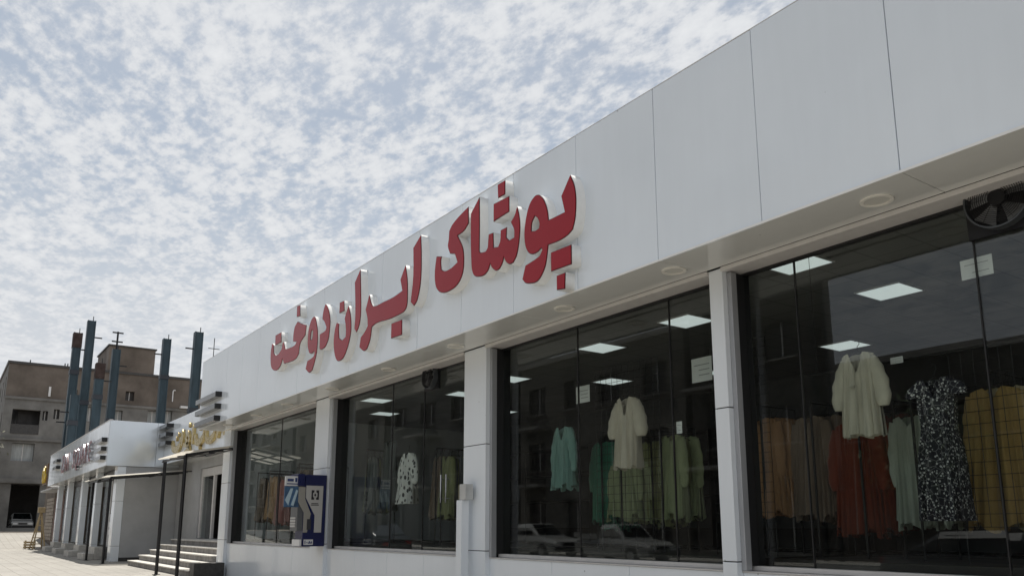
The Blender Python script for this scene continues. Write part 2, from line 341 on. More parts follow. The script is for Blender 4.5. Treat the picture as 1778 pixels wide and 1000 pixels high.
# windows between the columns
def pane_mesh(w, h):
    return sharedbox(w, 0.010, h, M_GLASS, 'glass_pane')
WIN = [(-21.70, -15.77, [-18.56]), (-15.08, -9.99, [-12.84, -11.68]), (-9.41, -5.29, [-7.71, -6.12]), (-5.12, -0.95, [-4.48, -2.85]), (-0.35, 2.6, [1.2])]
GT, GB = 3.755, 0.89
for a, b, seams in WIN:
    w = boxp('window', a+0.002, b-0.002, 6.145, 6.205, GT, SOF-0.001, M_ALU, shop, 0.003)
    boxp('head_frame', a+0.002, b-0.002, 6.215, 6.52, GT+0.012, SOF-0.001, M_ALU, w, 0.003)
    boxp('sill_frame', a+0.002, b-0.002, 6.385, 6.50, SILL+0.002, GB, M_ALU, w, 0.003)
    for x0, x1 in ((a+0.001, a+0.055), (b-0.055, b-0.001)): boxp('shutter_track', x0, x1, 6.235, 6.322, SILL+0.004, GT-0.001, M_TRACK, w, 0.004)
    for x0, x1 in ((a+0.001, a+0.035), (b-0.035, b-0.001)): boxp('seal', x0, x1, 6.326, 6.47, GB+0.001, GT+0.006, M_RUBBER, w)
    boxp('seal', a+0.036, b-0.036, 6.42, 6.48, GT-0.012, GT+0.010, M_RUBBER, w)
    xs = [a+0.038]+seams+[b-0.038]
    for x0, x1 in zip(xs, xs[1:]):
        o = link('glass_pane', pane_mesh(x1-x0-0.006, GT-GB-0.004), w, ((x0+x1)/2, YG+rnd.uniform(-0.002, 0.002), (GT+GB)/2))
        o.rotation_euler = (R(rnd.uniform(-0.12, 0.12)), 0, R(rnd.uniform(-0.25, 0.25)))
    for x in seams: boxp('silicone_seam', x-0.005, x+0.005, 6.438, 6.462, GB+0.001, GT-0.003, M_RUBBER, w)
# base wall panels below the windows
for a, b in [(-21.70, -15.77), (-15.08, -9.99), (-9.41, -5.29), (-5.12, -0.95), (-0.35, 2.6)]:
    n = max(1, round((b-a)/1.22)); w = (b-a)/n
    me = sharedbox(w-0.006, 0.04, SILL-0.012, M_COLUMN, 'base_panel', 0.003)
    for k in range(n): link('base_panel', me, shop, (a+w*(k+0.5), YB+0.02, (SILL-0.012)/2))
    boxp('base_core', a, b, YB+0.044, 6.6, 0.0, SILL-0.02, M_JOINT, shop)
    boxp('sill_ledge', a+0.001, b-0.001, YB-0.012, 6.384, SILL-0.011, SILL+0.001, M_ALU, shop, 0.003)
boxp('side_wall', XL+0.02, -22.02, 6.61, 14.0, 0.0, 5.29, M_COLUMN, shop)
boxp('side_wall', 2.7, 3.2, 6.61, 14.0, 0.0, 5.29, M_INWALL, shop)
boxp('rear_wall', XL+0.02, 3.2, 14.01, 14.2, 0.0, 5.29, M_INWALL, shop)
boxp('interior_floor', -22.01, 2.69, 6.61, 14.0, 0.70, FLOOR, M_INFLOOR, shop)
def mat_ceiling():
    m = mat('ceiling_tiles', (0.34, 0.335, 0.32), 0.8); t = m.node_tree; b = t.nodes['Principled BSDF']; g = N(t, 'ShaderNodeNewGeometry')
    br = N(t, 'ShaderNodeTexBrick', offset=0.0, inp={'Scale': 1.0, 'Mortar Size': 0.01, 'Brick Width': 0.6, 'Row Height': 0.6, 'Color1': (0.22, 0.217, 0.21, 1), 'Color2': (0.19, 0.187, 0.18, 1), 'Mortar': (0.12, 0.12, 0.12, 1)})
    t.links.new(g.outputs['Position'], br.inputs['Vector']); t.links.new(br.outputs['Color'], b.inputs['Base Color']); return m
boxp('interior_ceiling', -22.01, 2.69, 6.61, 14.0, CEIL, CEIL+0.05, mat_ceiling(), shop)
boxp('window_lintel', -22.01, 2.69, 6.53, 6.609, SOF, 5.29, M_INWALL, shop)

# recessed round soffit lights
for k, (x, lab) in enumerate([(-3.27, 'above the window with the dark floral dress'), (-5.46, 'in front of the slim white column'), (-7.23, 'above the ivory robe window'), (-9.72, 'over the widest column of the windows'), (-11.85, 'over the window with the spotted white shirt'), (-14.2, 'near the column behind the blue cash machine'), (-16.6, 'above the cash machine window'), (-18.67, 'over the middle of the pink clothes window'), (-20.9, 'by the corner column at the entrance steps'), (-1.1, 'over the column past the ventilation fan')]):
    t = thing('soffit_light', 'round recessed light ring in the soffit ' + lab, 'light', (x, 5.85, SOF), 'round lights along the soffit')
    bm = bmesh.new(); bm_ring(bm, (x, 5.85, SOF-0.012), 0.125, 0.098, 0.011); part('trim_ring', bm, mat('ring_white', (0.86, 0.84, 0.78), 0.4), t, smooth=False)
    bm = bmesh.new(); bm_ring(bm, (x, 5.85, SOF-0.004), 0.097, 0.001, 0.003); part('lens', bm, mat('frosted_lens', (0.66, 0.65, 0.60), 0.5), t)

# ------------------------------------------------------------------ red sign letters
LET = dict([
    ('teh_bowl', [(-16.35,5.01), (-16.40,4.83), (-16.38,4.64), (-16.31,4.50), (-16.17,4.42), (-16.01,4.39), (-15.86,4.40), (-15.72,4.47), (-15.66,4.58), (-15.54,4.45), (-15.17,4.43), (-14.89,4.44), (-14.74,4.52), (-14.72,4.67), (-14.64,4.75), (-14.45,4.82), (-14.41,5.01), (-14.61,5.07), (-14.90,5.18), (-15.04,5.11), (-15.09,4.98), (-15.09,4.82), (-14.89,4.78), (-14.98,4.73), (-15.22,4.72), (-15.52,4.74), (-15.63,4.91), (-15.69,4.90), (-15.74,4.78), (-15.89,4.72), (-16.07,4.71), (-16.21,4.78), (-16.24,4.95)]),
    ('teh_dots', [(-16.16,5.15), (-15.82,5.15), (-15.78,4.94), (-16.15,4.94)]),
    ('khe_dot', [(-14.97,5.51), (-14.81,5.49), (-14.78,5.27), (-14.96,5.29)]),
    ('vav2', [(-14.05,5.10), (-14.15,5.07), (-14.25,4.96), (-14.30,4.81), (-14.30,4.62), (-14.25,4.50), (-14.17,4.42), (-14.04,4.40), (-13.96,4.43), (-13.92,4.37), (-13.99,4.32), (-14.27,4.29), (-14.34,4.15), (-14.15,4.05), (-14.00,4.08), (-13.90,4.22), (-13.83,4.37), (-13.81,4.56), (-13.83,4.78), (-13.91,4.96), (-13.98,5.06)]),
    ('vav2_hole', [(-14.10,4.87), (-14.16,4.81), (-14.17,4.69), (-14.10,4.65), (-14.06,4.71), (-14.05,4.81)]),
    ('dal', [(-13.50,5.21), (-13.56,5.15), (-13.61,5.03), (-13.62,4.96), (-13.53,4.90), (-13.41,4.76), (-13.46,4.71), (-13.71,4.69), (-13.69,4.41), (-13.59,4.39), (-13.43,4.41), (-13.30,4.52), (-13.26,4.68), (-13.25,4.84), (-13.30,4.99), (-13.39,5.12)]),
    ('nun', [(-12.95,4.75), (-13.01,4.65), (-13.05,4.46), (-13.00,4.23), (-12.88,4.07), (-12.73,4.04), (-12.58,4.08), (-12.43,4.23), (-12.34,4.42), (-12.33,4.58), (-12.38,4.78), (-12.47,4.94), (-12.54,4.86), (-12.61,4.75), (-12.56,4.63), (-12.53,4.51), (-12.54,4.42), (-12.68,4.38), (-12.82,4.45), (-12.85,4.59), (-12.85,4.71)]),
    ('nun_dot', [(-12.85,5.09), (-12.67,5.08), (-12.64,4.90), (-12.85,4.90)]),
    ('alef2', [(-12.04,5.47), (-12.24,5.30), (-12.19,4.93), (-12.17,4.66), (-12.19,4.49), (-12.10,4.41), (-12.00,4.52), (-11.96,4.73), (-11.99,5.08)]),
    ('ye_re', [(-11.65,4.94), (-11.77,4.72), (-11.69,4.56), (-11.67,4.43), (-11.76,4.36), (-11.92,4.29), (-11.96,4.13), (-11.79,4.04), (-11.67,4.05), (-11.56,4.19), (-11.52,4.38), (-11.44,4.40), (-11.28,4.41), (-10.90,4.38), (-10.61,4.38), (-10.40,4.40), (-10.33,4.47), (-10.32,4.63), (-10.34,4.88), (-10.41,5.10), (-10.56,4.92), (-10.49,4.73), (-10.77,4.70), (-11.15,4.70), (-11.48,4.71), (-11.57,4.79)]),
    ('ye_dots', [(-10.82,4.29), (-10.48,4.28), (-10.47,4.05), (-10.82,4.06)]),
    ('alef1', [(-9.95,5.44), (-10.17,5.31), (-10.15,4.87), (-10.21,4.49), (-10.11,4.41), (-10.01,4.48), (-9.92,4.75), (-9.92,5.16)]),
    ('kaf', [(-8.64,5.44), (-8.85,5.39), (-9.05,5.32), (-9.13,5.25), (-9.14,5.13), (-9.16,5.04), (-9.10,4.92), (-8.97,4.88), (-8.90,4.74), (-9.06,4.70), (-9.23,4.70), (-9.33,4.75), (-9.35,4.88), (-9.33,4.94), (-9.47,4.98), (-9.51,4.77), (-9.49,4.58), (-9.41,4.47), (-9.29,4.41), (-9.12,4.39), (-8.89,4.43), (-8.76,4.56), (-8.74,4.78), (-8.78,4.93), (-8.91,5.12), (-8.74,5.14), (-8.63,5.21)]),
    ('shin_alef', [(-8.37,5.48), (-8.57,5.32), (-8.57,5.01), (-8.55,4.66), (-8.53,4.53), (-8.47,4.44), (-8.36,4.40), (-8.24,4.39), (-8.15,4.43), (-8.10,4.51), (-8.07,4.45), (-7.98,4.38), (-7.90,4.38), (-7.83,4.44), (-7.80,4.51), (-7.76,4.44), (-7.68,4.38), (-7.60,4.38), (-7.53,4.45), (-7.48,4.61), (-7.46,4.80), (-7.48,4.95), (-7.52,5.06), (-7.57,4.97), (-7.65,4.91), (-7.58,4.79), (-7.58,4.69), (-7.68,4.68), (-7.75,4.74), (-7.74,4.87), (-7.87,4.87), (-7.88,4.73), (-7.93,4.67), (-8.03,4.69), (-8.04,4.89), (-8.14,4.90), (-8.16,4.73), (-8.21,4.69), (-8.33,4.71), (-8.36,4.74), (-8.36,5.12)]),
    ('shin_dots', [(-8.03,5.27), (-7.69,5.26), (-7.69,5.06), (-8.03,5.04)]),
    ('shin_dot', [(-7.94,5.50), (-7.78,5.50), (-7.78,5.32), (-7.93,5.32)]),
    ('pe_vav', [(-6.50,5.09), (-6.66,4.90), (-6.60,4.69), (-6.90,4.69), (-6.92,4.82), (-6.98,4.96), (-7.04,5.03), (-7.10,5.07), (-7.17,5.07), (-7.26,5.01), (-7.33,4.87), (-7.37,4.67), (-7.35,4.52), (-7.30,4.43), (-7.23,4.38), (-7.13,4.37), (-7.03,4.40), (-7.02,4.37), (-7.08,4.31), (-7.35,4.27), (-7.41,4.12), (-7.35,4.06), (-7.25,4.03), (-7.13,4.02), (-7.04,4.07), (-6.96,4.18), (-6.91,4.40), (-6.71,4.39), (-6.56,4.41), (-6.47,4.45), (-6.43,4.55), (-6.41,4.69), (-6.41,4.83), (-6.44,4.97)]),
    ('pe_vav_hole', [(-7.16,4.83), (-7.22,4.76), (-7.23,4.66), (-7.15,4.64), (-7.08,4.65), (-7.07,4.71), (-7.11,4.79)]),
    ('pe_dots', [(-6.86,4.29), (-6.50,4.28), (-6.50,4.06), (-6.86,4.07)]),
    ('pe_dot', [(-6.76,3.99), (-6.61,3.99), (-6.62,3.81), (-6.76,3.83)]),
])
LET = {k: smooth_loop(v) if len(v) > 4 else v for k, v in LET.items()}
sign = thing('shop_sign', 'row of raised red letters with white sides spelling the shop name on the fascia', 'sign', (-11.5, 5.5, SOF))
holes = {'vav2': 'vav2_hole', 'pe_vav': 'pe_vav_hole'}
for k, v in LET.items():
    if k.endswith('_hole'): continue
    loops = [v] + ([LET[holes[k]]] if k in holes else [])
    o = link('letter', curve_mesh('letter', loops, 0.130, 5.372, M_LETTERSIDE, offset=0.006), sign)
    e = link('letter_trim', curve_mesh('letter_trim', loops, 0.004, 5.367, M_REDEDGE, offset=0.003), o)
    f = link('letter_face', curve_mesh('letter_face', loops, 0.005, 5.361, M_RED, offset=-0.005), o)

# ------------------------------------------------------------------ inside the shop
def fabric(name, col, var=0.12):
    return mat('fabric_'+name, tuple(c*0.95 for c in col), 0.85, var=var, vscale=14, bump=0.25, bscale=180, spec=0.2, sheen=0.25, stretch=(1, 1, 0.25))
def mat_floral():
    m = mat('fabric_floral', (0.012, 0.012, 0.022), 0.8); t = m.node_tree; b = t.nodes['Principled BSDF']; g = N(t, 'ShaderNodeNewGeometry')
    v = N(t, 'ShaderNodeTexVoronoi', inp={'Scale': 34.0, 'Randomness': 1.0}); t.links.new(g.outputs['Position'], v.inputs['Vector'])
    r = N(t, 'ShaderNodeMapRange', inp={'From Min': 0.24, 'From Max': 0.34, 'To Min': 1.0, 'To Max': 0.0}); t.links.new(v.outputs['Distance'], r.inputs[0])
    v2 = N(t, 'ShaderNodeTexVoronoi', feature='DISTANCE_TO_EDGE', inp={'Scale': 15.0}); t.links.new(g.outputs['Position'], v2.inputs['Vector'])
    r2 = N(t, 'ShaderNodeMapRange', inp={'From Min': 0.0, 'From Max': 0.05, 'To Min': 0.35, 'To Max': 0.0}); t.links.new(v2.outputs['Distance'], r2.inputs[0])
    a = N(t, 'ShaderNodeMath', operation='MAXIMUM'); t.links.new(r.outputs[0], a.inputs[0]); t.links.new(r2.outputs[0], a.inputs[1])
    mx = N(t, 'ShaderNodeMix', data_type='RGBA'); mx.inputs['A'].default_value = (0.012, 0.012, 0.022, 1); mx.inputs['B'].default_value = (0.62, 0.62, 0.62, 1)
    t.links.new(a.outputs[0], mx.inputs['Factor']); t.links.new(mx.outputs['Result'], b.inputs['Base Color']); return m
def mat_spotted():
    m = mat('fabric_spotted', (0.7, 0.7, 0.69), 0.8); t = m.node_tree; b = t.nodes['Principled BSDF']; g = N(t, 'ShaderNodeNewGeometry')
    mp_ = N(t, 'ShaderNodeMapping'); mp_.inputs['Scale'].default_value = (1, 1, 0.6); t.links.new(g.outputs['Position'], mp_.inputs[0])
    v = N(t, 'ShaderNodeTexVoronoi', inp={'Scale': 14.0}); t.links.new(mp_.outputs[0], v.inputs['Vector'])
    r = N(t, 'ShaderNodeMapRange', inp={'From Min': 0.30, 'From Max': 0.36, 'To Min': 1.0, 'To Max': 0.0}); t.links.new(v.outputs['Distance'], r.inputs[0])
    mx = N(t, 'ShaderNodeMix', data_type='RGBA'); mx.inputs['A'].default_value = (0.70, 0.70, 0.69, 1); mx.inputs['B'].default_value = (0.05, 0.05, 0.055, 1)
    t.links.new(r.outputs[0], mx.inputs['Factor']); t.links.new(mx.outputs['Result'], b.inputs['Base Color']); return m
def garment_bm(sh, hem, length, depth=0.07, sleeve=0.0, sw=0.075, cuff=0.05, vneck=0.12, folds=7, amp=0.018, flare=1.0, slope=0.28, seed=1, spread=0.10, waist=None, neck=0.075, ruffle=0.0):
    """hanging top or dress, shoulder line at z=0, hem at -length, centred on x=0, front towards -Y"""
    g = random.Random(seed); bm = bmesh.new(); NU, NV = 132, 18
    ph = [g.uniform(0, 6.28) for _ in range(4)]; rows = []
    for j in range(NV+1):
        t = j/NV; row = []
        w = sh + (hem-sh)*t**flare
        if waist is not None: w -= (min(sh, hem)-waist)*math.exp(-((t-0.36)/0.12)**2)
        a = amp*(0.15+0.85*t)
        for i in range(NU):
            u = 2*math.pi*i/NU; cx, sy = math.cos(u), math.sin(u)
            x = w*math.copysign(abs(cx)**0.75, cx); y = depth*(0.75+0.5*t)*math.copysign(abs(sy)**0.8, sy)
            f = a*(math.sin(folds*u+ph[0]+1.2*t)+0.55*math.sin((folds*2+3)*u+ph[1]-0.8*t)+0.3*math.sin((folds*4+1)*u+ph[2]))
            x += f*0.35*cx; y += f*2.0*(1 if sy >= 0 else -1)
            z = -slope*max(0.0, abs(x)-neck)*(1-t) - length*t
            if t < 0.25 and sy < 0: z -= vneck*max(0.0, 1-abs(x)/neck)*(1-t*4)
            z += ruffle*t*(math.sin(5*u+ph[3])+0.6*math.sin(9*u+ph[1]))*0.4
            row.append(bm.verts.new((x, y, z)))
        rows.append(row)
    for j in range(NV):
        for i in range(NU): bm.faces.new((rows[j][i], rows[j][(i+1) % NU], rows[j+1][(i+1) % NU], rows[j+1][i]))
    if sleeve:
        for s in (-1, 1):
            z0 = -slope*(sh-neck)-0.02; p0 = Vector((s*(sh-0.035), 0, z0-0.02)); L = []
            for j in range(15):
                t = j/14; c = p0 + Vector((s*(spread*(1-(1-t)**2)), -0.015*t, -sleeve*t)); rr = sw*(1-t)+cuff*t + 0.018*math.sin(math.pi*t) + (0.012*math.sin(t*22+seed) if t > .2 else 0)*0.5
                if t > 0.93: rr *= 0.72
                L.append([bm.verts.new(c+Vector((rr*math.cos(2*math.pi*i/18)*(1+0.08*math.sin(5*i+seed)), rr*0.6*math.sin(2*math.pi*i/18), 0.3*rr*s*math.cos(2*math.pi*i/18)*(1-t)))) for i in range(18)])
            for j in range(14):
                for i in range(18): bm.faces.new((L[j][i], L[j][(i+1) % 18], L[j+1][(i+1) % 18], L[j+1][i]))
    return bm
def hanger_bm(w=0.2):
    bm = bmesh.new()
    bm_path(bm, [(-w, 0, -0.075), (0, 0, 0.0), (w, 0, -0.075)], 0.006)
    bm_path(bm, [(0, 0, 0), (0, 0, 0.05), (0.022, 0, 0.07), (0.02, 0, 0.10), (0, 0, 0.115), (-0.02, 0, 0.10)], 0.003); return bm
def hang(name, label, cat, x, y, ztop, bm, m, rz=0.0, group=None, hanger=True, extra=None):
    t = thing(name, label, cat, (x, y, ztop-0.5), group)
    mv = Matrix.Translation((x, y, ztop)) @ Matrix.Rotation(rz, 4, 'Z')
    bm.transform(mv); o = part('cloth', bm, m, t, smooth=True)
    if hanger:
        h = hanger_bm(); h.transform(Matrix.Translation((x, y, ztop+0.015)) @ Matrix.Rotation(rz, 4, 'Z')); part('hanger', h, M_BLACKMETAL, t)
    if extra: extra(t, mv)
    return t
def placket(t, mv, m=None):
    bm = bmesh.new(); bm_box(bm, -0.006, 0.006, -0.098, -0.088, -0.76, -0.14); bm_box(bm, -0.05, 0.02, -0.098, -0.09, -0.335, -0.32); bm_box(bm, 0.012, 0.019, -0.10, -0.09, -0.55, -0.32); bm.transform(mv)
    part('ribbon_tie', bm, fabric('ribbon', (0.50, 0.47, 0.39)), t)
F_CREAM = fabric('cream', (0.62, 0.58, 0.48)); F_IVORY = fabric('ivory', (0.60, 0.54, 0.45)); F_TEAL = fabric('teal', (0.20, 0.34, 0.31))
F_TAN = fabric('tan', (0.30, 0.165, 0.085)); F_TAUPE = fabric('taupe', (0.17, 0.125, 0.095)); F_RUST = fabric('rust', (0.17, 0.036, 0.018)); F_WINE = fabric('wine', (0.12, 0.035, 0.03))
F_MINT = fabric('mint', (0.42, 0.46, 0.40)); F_YEL = fabric('mustard', (0.38, 0.25, 0.09)); F_GREEN = fabric('green', (0.05, 0.19, 0.125)); F_LIME = fabric('pale_green', (0.31, 0.35, 0.20)); F_OLIVE = fabric('olive', (0.20, 0.21, 0.10))
F_PINK = fabric('pink', (0.50, 0.22, 0.20)); F_PEACH = fabric('peach', (0.48, 0.30, 0.17)); F_CHAR = fabric('charcoal', (0.10, 0.11, 0.11)); F_SAND = fabric('sand', (0.45, 0.38, 0.25))
hang('blouse', 'cream blouse with tie front and long sleeves hanging in the window beside a floral dress', 'blouse', -4.19, 6.92, 2.85, garment_bm(0.155, 0.19, 0.78, sleeve=0.46, sw=0.055, cuff=0.062, vneck=0.2, seed=3, spread=0.10, amp=0.012, folds=11, ruffle=0.03), F_CREAM, extra=placket)
hang('dress', 'black dress with small white flowers and frilled shoulders hanging in the window', 'dress', -3.50, 6.92, 2.50, garment_bm(0.155, 0.18, 1.20, sleeve=0.12, sw=0.06, cuff=0.085, vneck=0.18, waist=0.12, seed=5, spread=0.06, amp=0.024, folds=8, slope=-0.05), mat_floral())
hang('robe', 'ivory belted robe with a collar hanging in front of the pale green clothes', 'robe', -7.33, 6.92, 2.84, garment_bm(0.165, 0.205, 0.88, sleeve=0.44, sw=0.07, cuff=0.085, vneck=0.28, seed=9, spread=0.12, amp=0.012, folds=10, ruffle=0.04), F_IVORY)
hang('blouse', 'pale teal blouse hanging beside the wide white column, next to the ivory robe', 'blouse', -8.63, 6.95, 2.60, garment_bm(0.16, 0.21, 0.82, sleeve=0.55, sw=0.07, cuff=0.05, vneck=0.2, seed=12, spread=0.09, waist=0.13, amp=0.016, folds=12, ruffle=0.10), F_TEAL)
hang('shirt', 'white shirt with dark spots hanging in the middle of its window', 'shirt', -13.15, 6.95, 2.58, garment_bm(0.18, 0.26, 0.92, sleeve=0.5, sw=0.09, cuff=0.08, vneck=0.12, seed=14, spread=0.13, amp=0.024), mat_spotted())
hang('tunic', 'long charcoal tunic hanging next to the spotted white shirt', 'tunic', -13.95, 6.98, 2.86, garment_bm(0.16, 0.19, 1.15, sleeve=0.5, sw=0.07, cuff=0.05, vneck=0.15, seed=15, spread=0.05, amp=0.024), F_CHAR)
# rails of clothes: a stand with two posts and a rail running back from the window, clothes hung one behind another
def rail(x, y, ztop, fab, label, cat, n=5, sh=0.20, hem=0.30, length=1.05, sleeve=0.60, seed=20, step=0.07, dx=0.11, group='clothes on the rails', wrac='black clothes rail'):
    st = thing('clothes_stand', 'black metal stand carrying the ' + wrac, 'clothes stand', (x, y+0.2, FLOOR), 'clothes stands behind the glass')
    L = n*step+0.25
    for nm, a, b in (('post', (x, y-0.12, FLOOR), (x, y-0.12, ztop+0.14)), ('post', (x, y+L-0.1, FLOOR), (x, y+L-0.1, ztop+0.14)), ('rail', (x, y-0.12, ztop+0.128), (x, y+L-0.1, ztop+0.128)), ('foot', (x-0.22, y-0.12, FLOOR+0.015), (x+0.22, y-0.12, FLOOR+0.015)), ('foot', (x-0.22, y+L-0.1, FLOOR+0.015), (x+0.22, y+L-0.1, FLOOR+0.015))):
        bm = bmesh.new(); bm_tube(bm, a, b, 0.013); part(nm, bm, M_BLACKMETAL, st)
    for k in range(n):
        f = fab[k % len(fab)]
        hang('hanging_garment', ['first', 'second', 'third', 'fourth', 'fifth'][k] + ' from the glass, ' + label, cat, x+rnd.uniform(-dx, dx), y+k*step, ztop, garment_bm(sh, hem*rnd.uniform(0.92, 1.06), length*rnd.uniform(0.95, 1.04), sleeve=sleeve, sw=0.075, cuff=0.06, vneck=0.1, seed=seed+k*3, spread=rnd.uniform(0.03, 0.08), amp=0.017, folds=rnd.randint(13, 19), ruffle=0.09), f, rz=rnd.uniform(-0.12, 0.12), group=group+' '+str(seed))
rail(-5.65, 7.45, 2.44, [F_TAN], 'tan pleated coat in the cluster beside the slim white column', 'coat', seed=20, hem=0.30, wrac='tan coats')
rail(-5.05, 7.50, 2.40, [F_TAUPE], 'dull taupe coat in the cluster between tan coats and rust dresses', 'coat', seed=30, hem=0.24, wrac='taupe coats')
rail(-4.50, 7.45, 2.28, [F_RUST], 'long rust red dress hanging below the cream blouse', 'dress', seed=40, hem=0.25, n=5, length=1.05, wrac='rust dresses')
rail(-4.28, 7.72, 2.35, [F_WINE], 'dark wine red coat hanging behind the rust dresses', 'coat', seed=50, hem=0.22, n=5, wrac='wine red coats')
rail(-3.95, 7.45, 2.28, [F_MINT], 'grey mint coat hanging behind the floral dress', 'coat', seed=60, sh=0.15, hem=0.18, n=5, length=0.98, wrac='mint coats')
rail(-3.22, 7.40, 2.44, [F_YEL, F_SAND], 'mustard yellow coat in the cluster beside the floral dress', 'coat', seed=70, hem=0.33, length=1.15, wrac='mustard coats')
rail(-2.55, 7.5, 2.42, [F_YEL, F_PEACH], 'amber coat past the mustard coats near the next column', 'coat', seed=75, hem=0.28, wrac='amber coats')
rail(-8.30, 7.45, 2.40, [F_GREEN], 'deep green coat hanging behind the ivory robe', 'coat', seed=80, hem=0.22, n=5, length=1.12, wrac='green coats')
rail(-7.92, 7.45, 2.12, [F_LIME], 'pale green dress hanging below the ivory robe', 'dress', seed=85, hem=0.28, n=5, length=0.78, sleeve=0.45, wrac='pale green dresses')
rail(-7.52, 7.62, 2.36, [F_OLIVE], 'olive coat hanging behind the pale green dresses', 'coat', seed=90, hem=0.22, n=5, wrac='olive coats')
rail(-7.18, 7.45, 2.38, [F_LIME, F_OLIVE], 'yellow green coat alone on its stand beside the olive coats', 'coat', seed=95, sh=0.13, hem=0.17, n=5, length=1.05, wrac='yellow green coats')
rail(-12.1, 7.15, 2.45, [F_OLIVE, F_CHAR], 'grey olive coat behind the glass door of the spotted shirt window', 'coat', seed=100, hem=0.26, n=5, wrac='grey olive coats')
rail(-11.3, 7.3, 2.40, [F_CHAR, F_TAUPE], 'dark coat on the stand by the column with the white post', 'coat', seed=105, hem=0.22, n=5, wrac='dark coats')
rail(-20.6, 7.0, 2.45, [F_PEACH, F_SAND], 'peach coat on the stand by the entrance steps', 'coat', seed=110, hem=0.25, n=5, wrac='peach coats')
rail(-19.6, 6.9, 2.40, [F_PINK], 'pink coat hanging in the cash machine window', 'coat', seed=115, hem=0.25, n=5, wrac='pink coats')
rail(-18.6, 7.0, 2.5, [F_TAN, F_PEACH], 'pale brown coat between the pink coats and the cash machine', 'coat', seed=120, hem=0.28, n=5, wrac='pale brown coats')
rail(-17.3, 7.1, 2.45, [F_OLIVE, F_SAND], 'khaki coat hanging behind the cash machine', 'coat', seed=125, hem=0.26, n=5, wrac='khaki coats')
rail(-21.0, 6.85, 2.5, [F_TAUPE, F_PEACH], 'brown coat in the corner window beside the entrance column', 'coat', seed=130, wrac='brown corner coats')
rail(-20.1, 6.85, 2.5, [F_PEACH, F_TAN], 'apricot coat between the peach and pink coats', 'coat', seed=135, wrac='apricot coats')
rail(-18.1, 6.85, 2.55, [F_TAUPE, F_PINK], 'rose brown coat half hidden by the cash machine', 'coat', seed=140, wrac='rose brown coats')
rail(-14.55, 6.9, 2.6, [F_CHAR, F_OLIVE], 'dark grey coat next to the column of the cash machine', 'coat', seed=145, wrac='dark grey coats')
rail(-12.55, 7.3, 2.5, [F_TAUPE, F_OLIVE], 'umber coat hanging behind the spotted white shirt', 'coat', seed=150, wrac='umber coats')
# wire grid display panels between glass and rails
def grid_panel(x0, x1, y, z0, z1, label, s=0.105):
    t = thing('wire_grid', label, 'wire grid', ((x0+x1)/2, y, FLOOR), 'wire display grids')
    n = int(round((x1-x0)/s)); k = int(round((z1-z0)/s))
    for i in range(n+1):
        bm = bmesh.new(); x = x0+(x1-x0)*i/n; bm_tube(bm, (x, y, z0), (x, y, z1), 0.0028, seg=5); part('wire', bm, M_BLACKMETAL, t)
    for i in range(k+1):
        bm = bmesh.new(); z = z0+(z1-z0)*i/k; bm_tube(bm, (x0, y-0.006, z), (x1, y-0.006, z), 0.0028, seg=5); part('wire', bm, M_BLACKMETAL, t)
    for x in (x0, x1):
        bm = bmesh.new(); bm_tube(bm, (x, y, FLOOR), (x, y, z0), 0.006, seg=6); part('stand_leg', bm, M_BLACKMETAL, t)
grid_panel(-6.25, -5.45, 7.22, 1.30, 3.3, 'black wire grid in front of the tan coats')
grid_panel(-3.48, -2.45, 7.15, 1.25, 2.75, 'black wire grid in front of the mustard coats')
grid_panel(-8.25, -7.05, 7.2, 1.25, 3.35, 'black wire grid in front of the green clothes')
# platform and low display bench, shelves on the back wall
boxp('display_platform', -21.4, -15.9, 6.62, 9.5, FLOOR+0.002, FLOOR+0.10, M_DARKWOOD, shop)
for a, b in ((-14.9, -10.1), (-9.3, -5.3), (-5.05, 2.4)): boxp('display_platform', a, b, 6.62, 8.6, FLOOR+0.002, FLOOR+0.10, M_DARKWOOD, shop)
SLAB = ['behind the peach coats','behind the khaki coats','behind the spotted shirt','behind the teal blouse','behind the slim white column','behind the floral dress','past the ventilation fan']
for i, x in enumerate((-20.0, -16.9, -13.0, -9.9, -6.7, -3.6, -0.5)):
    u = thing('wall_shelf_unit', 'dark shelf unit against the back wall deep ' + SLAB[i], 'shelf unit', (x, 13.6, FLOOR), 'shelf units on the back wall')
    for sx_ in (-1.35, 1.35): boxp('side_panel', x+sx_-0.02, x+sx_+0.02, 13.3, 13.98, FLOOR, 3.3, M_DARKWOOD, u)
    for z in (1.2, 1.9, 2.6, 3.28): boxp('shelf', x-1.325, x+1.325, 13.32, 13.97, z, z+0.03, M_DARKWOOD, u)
rods = thing('overhead_rail', 'long black display rod hung across behind the cream blouse', 'display rod', (-4.1, 7.3, 2.8))
bm = bmesh.new(); bm_tube(bm, (-5.0, 7.32, 2.80), (-1.2, 7.32, 2.80), 0.012); part('rod', bm, M_BLACKMETAL, rods)
for x in (-4.9, -1.3):
    bm = bmesh.new(); bm_tube(bm, (x, 7.32, 2.81), (x, 7.32, CEIL), 0.003, seg=5); part('wire', bm, M_BLACKMETAL, rods)
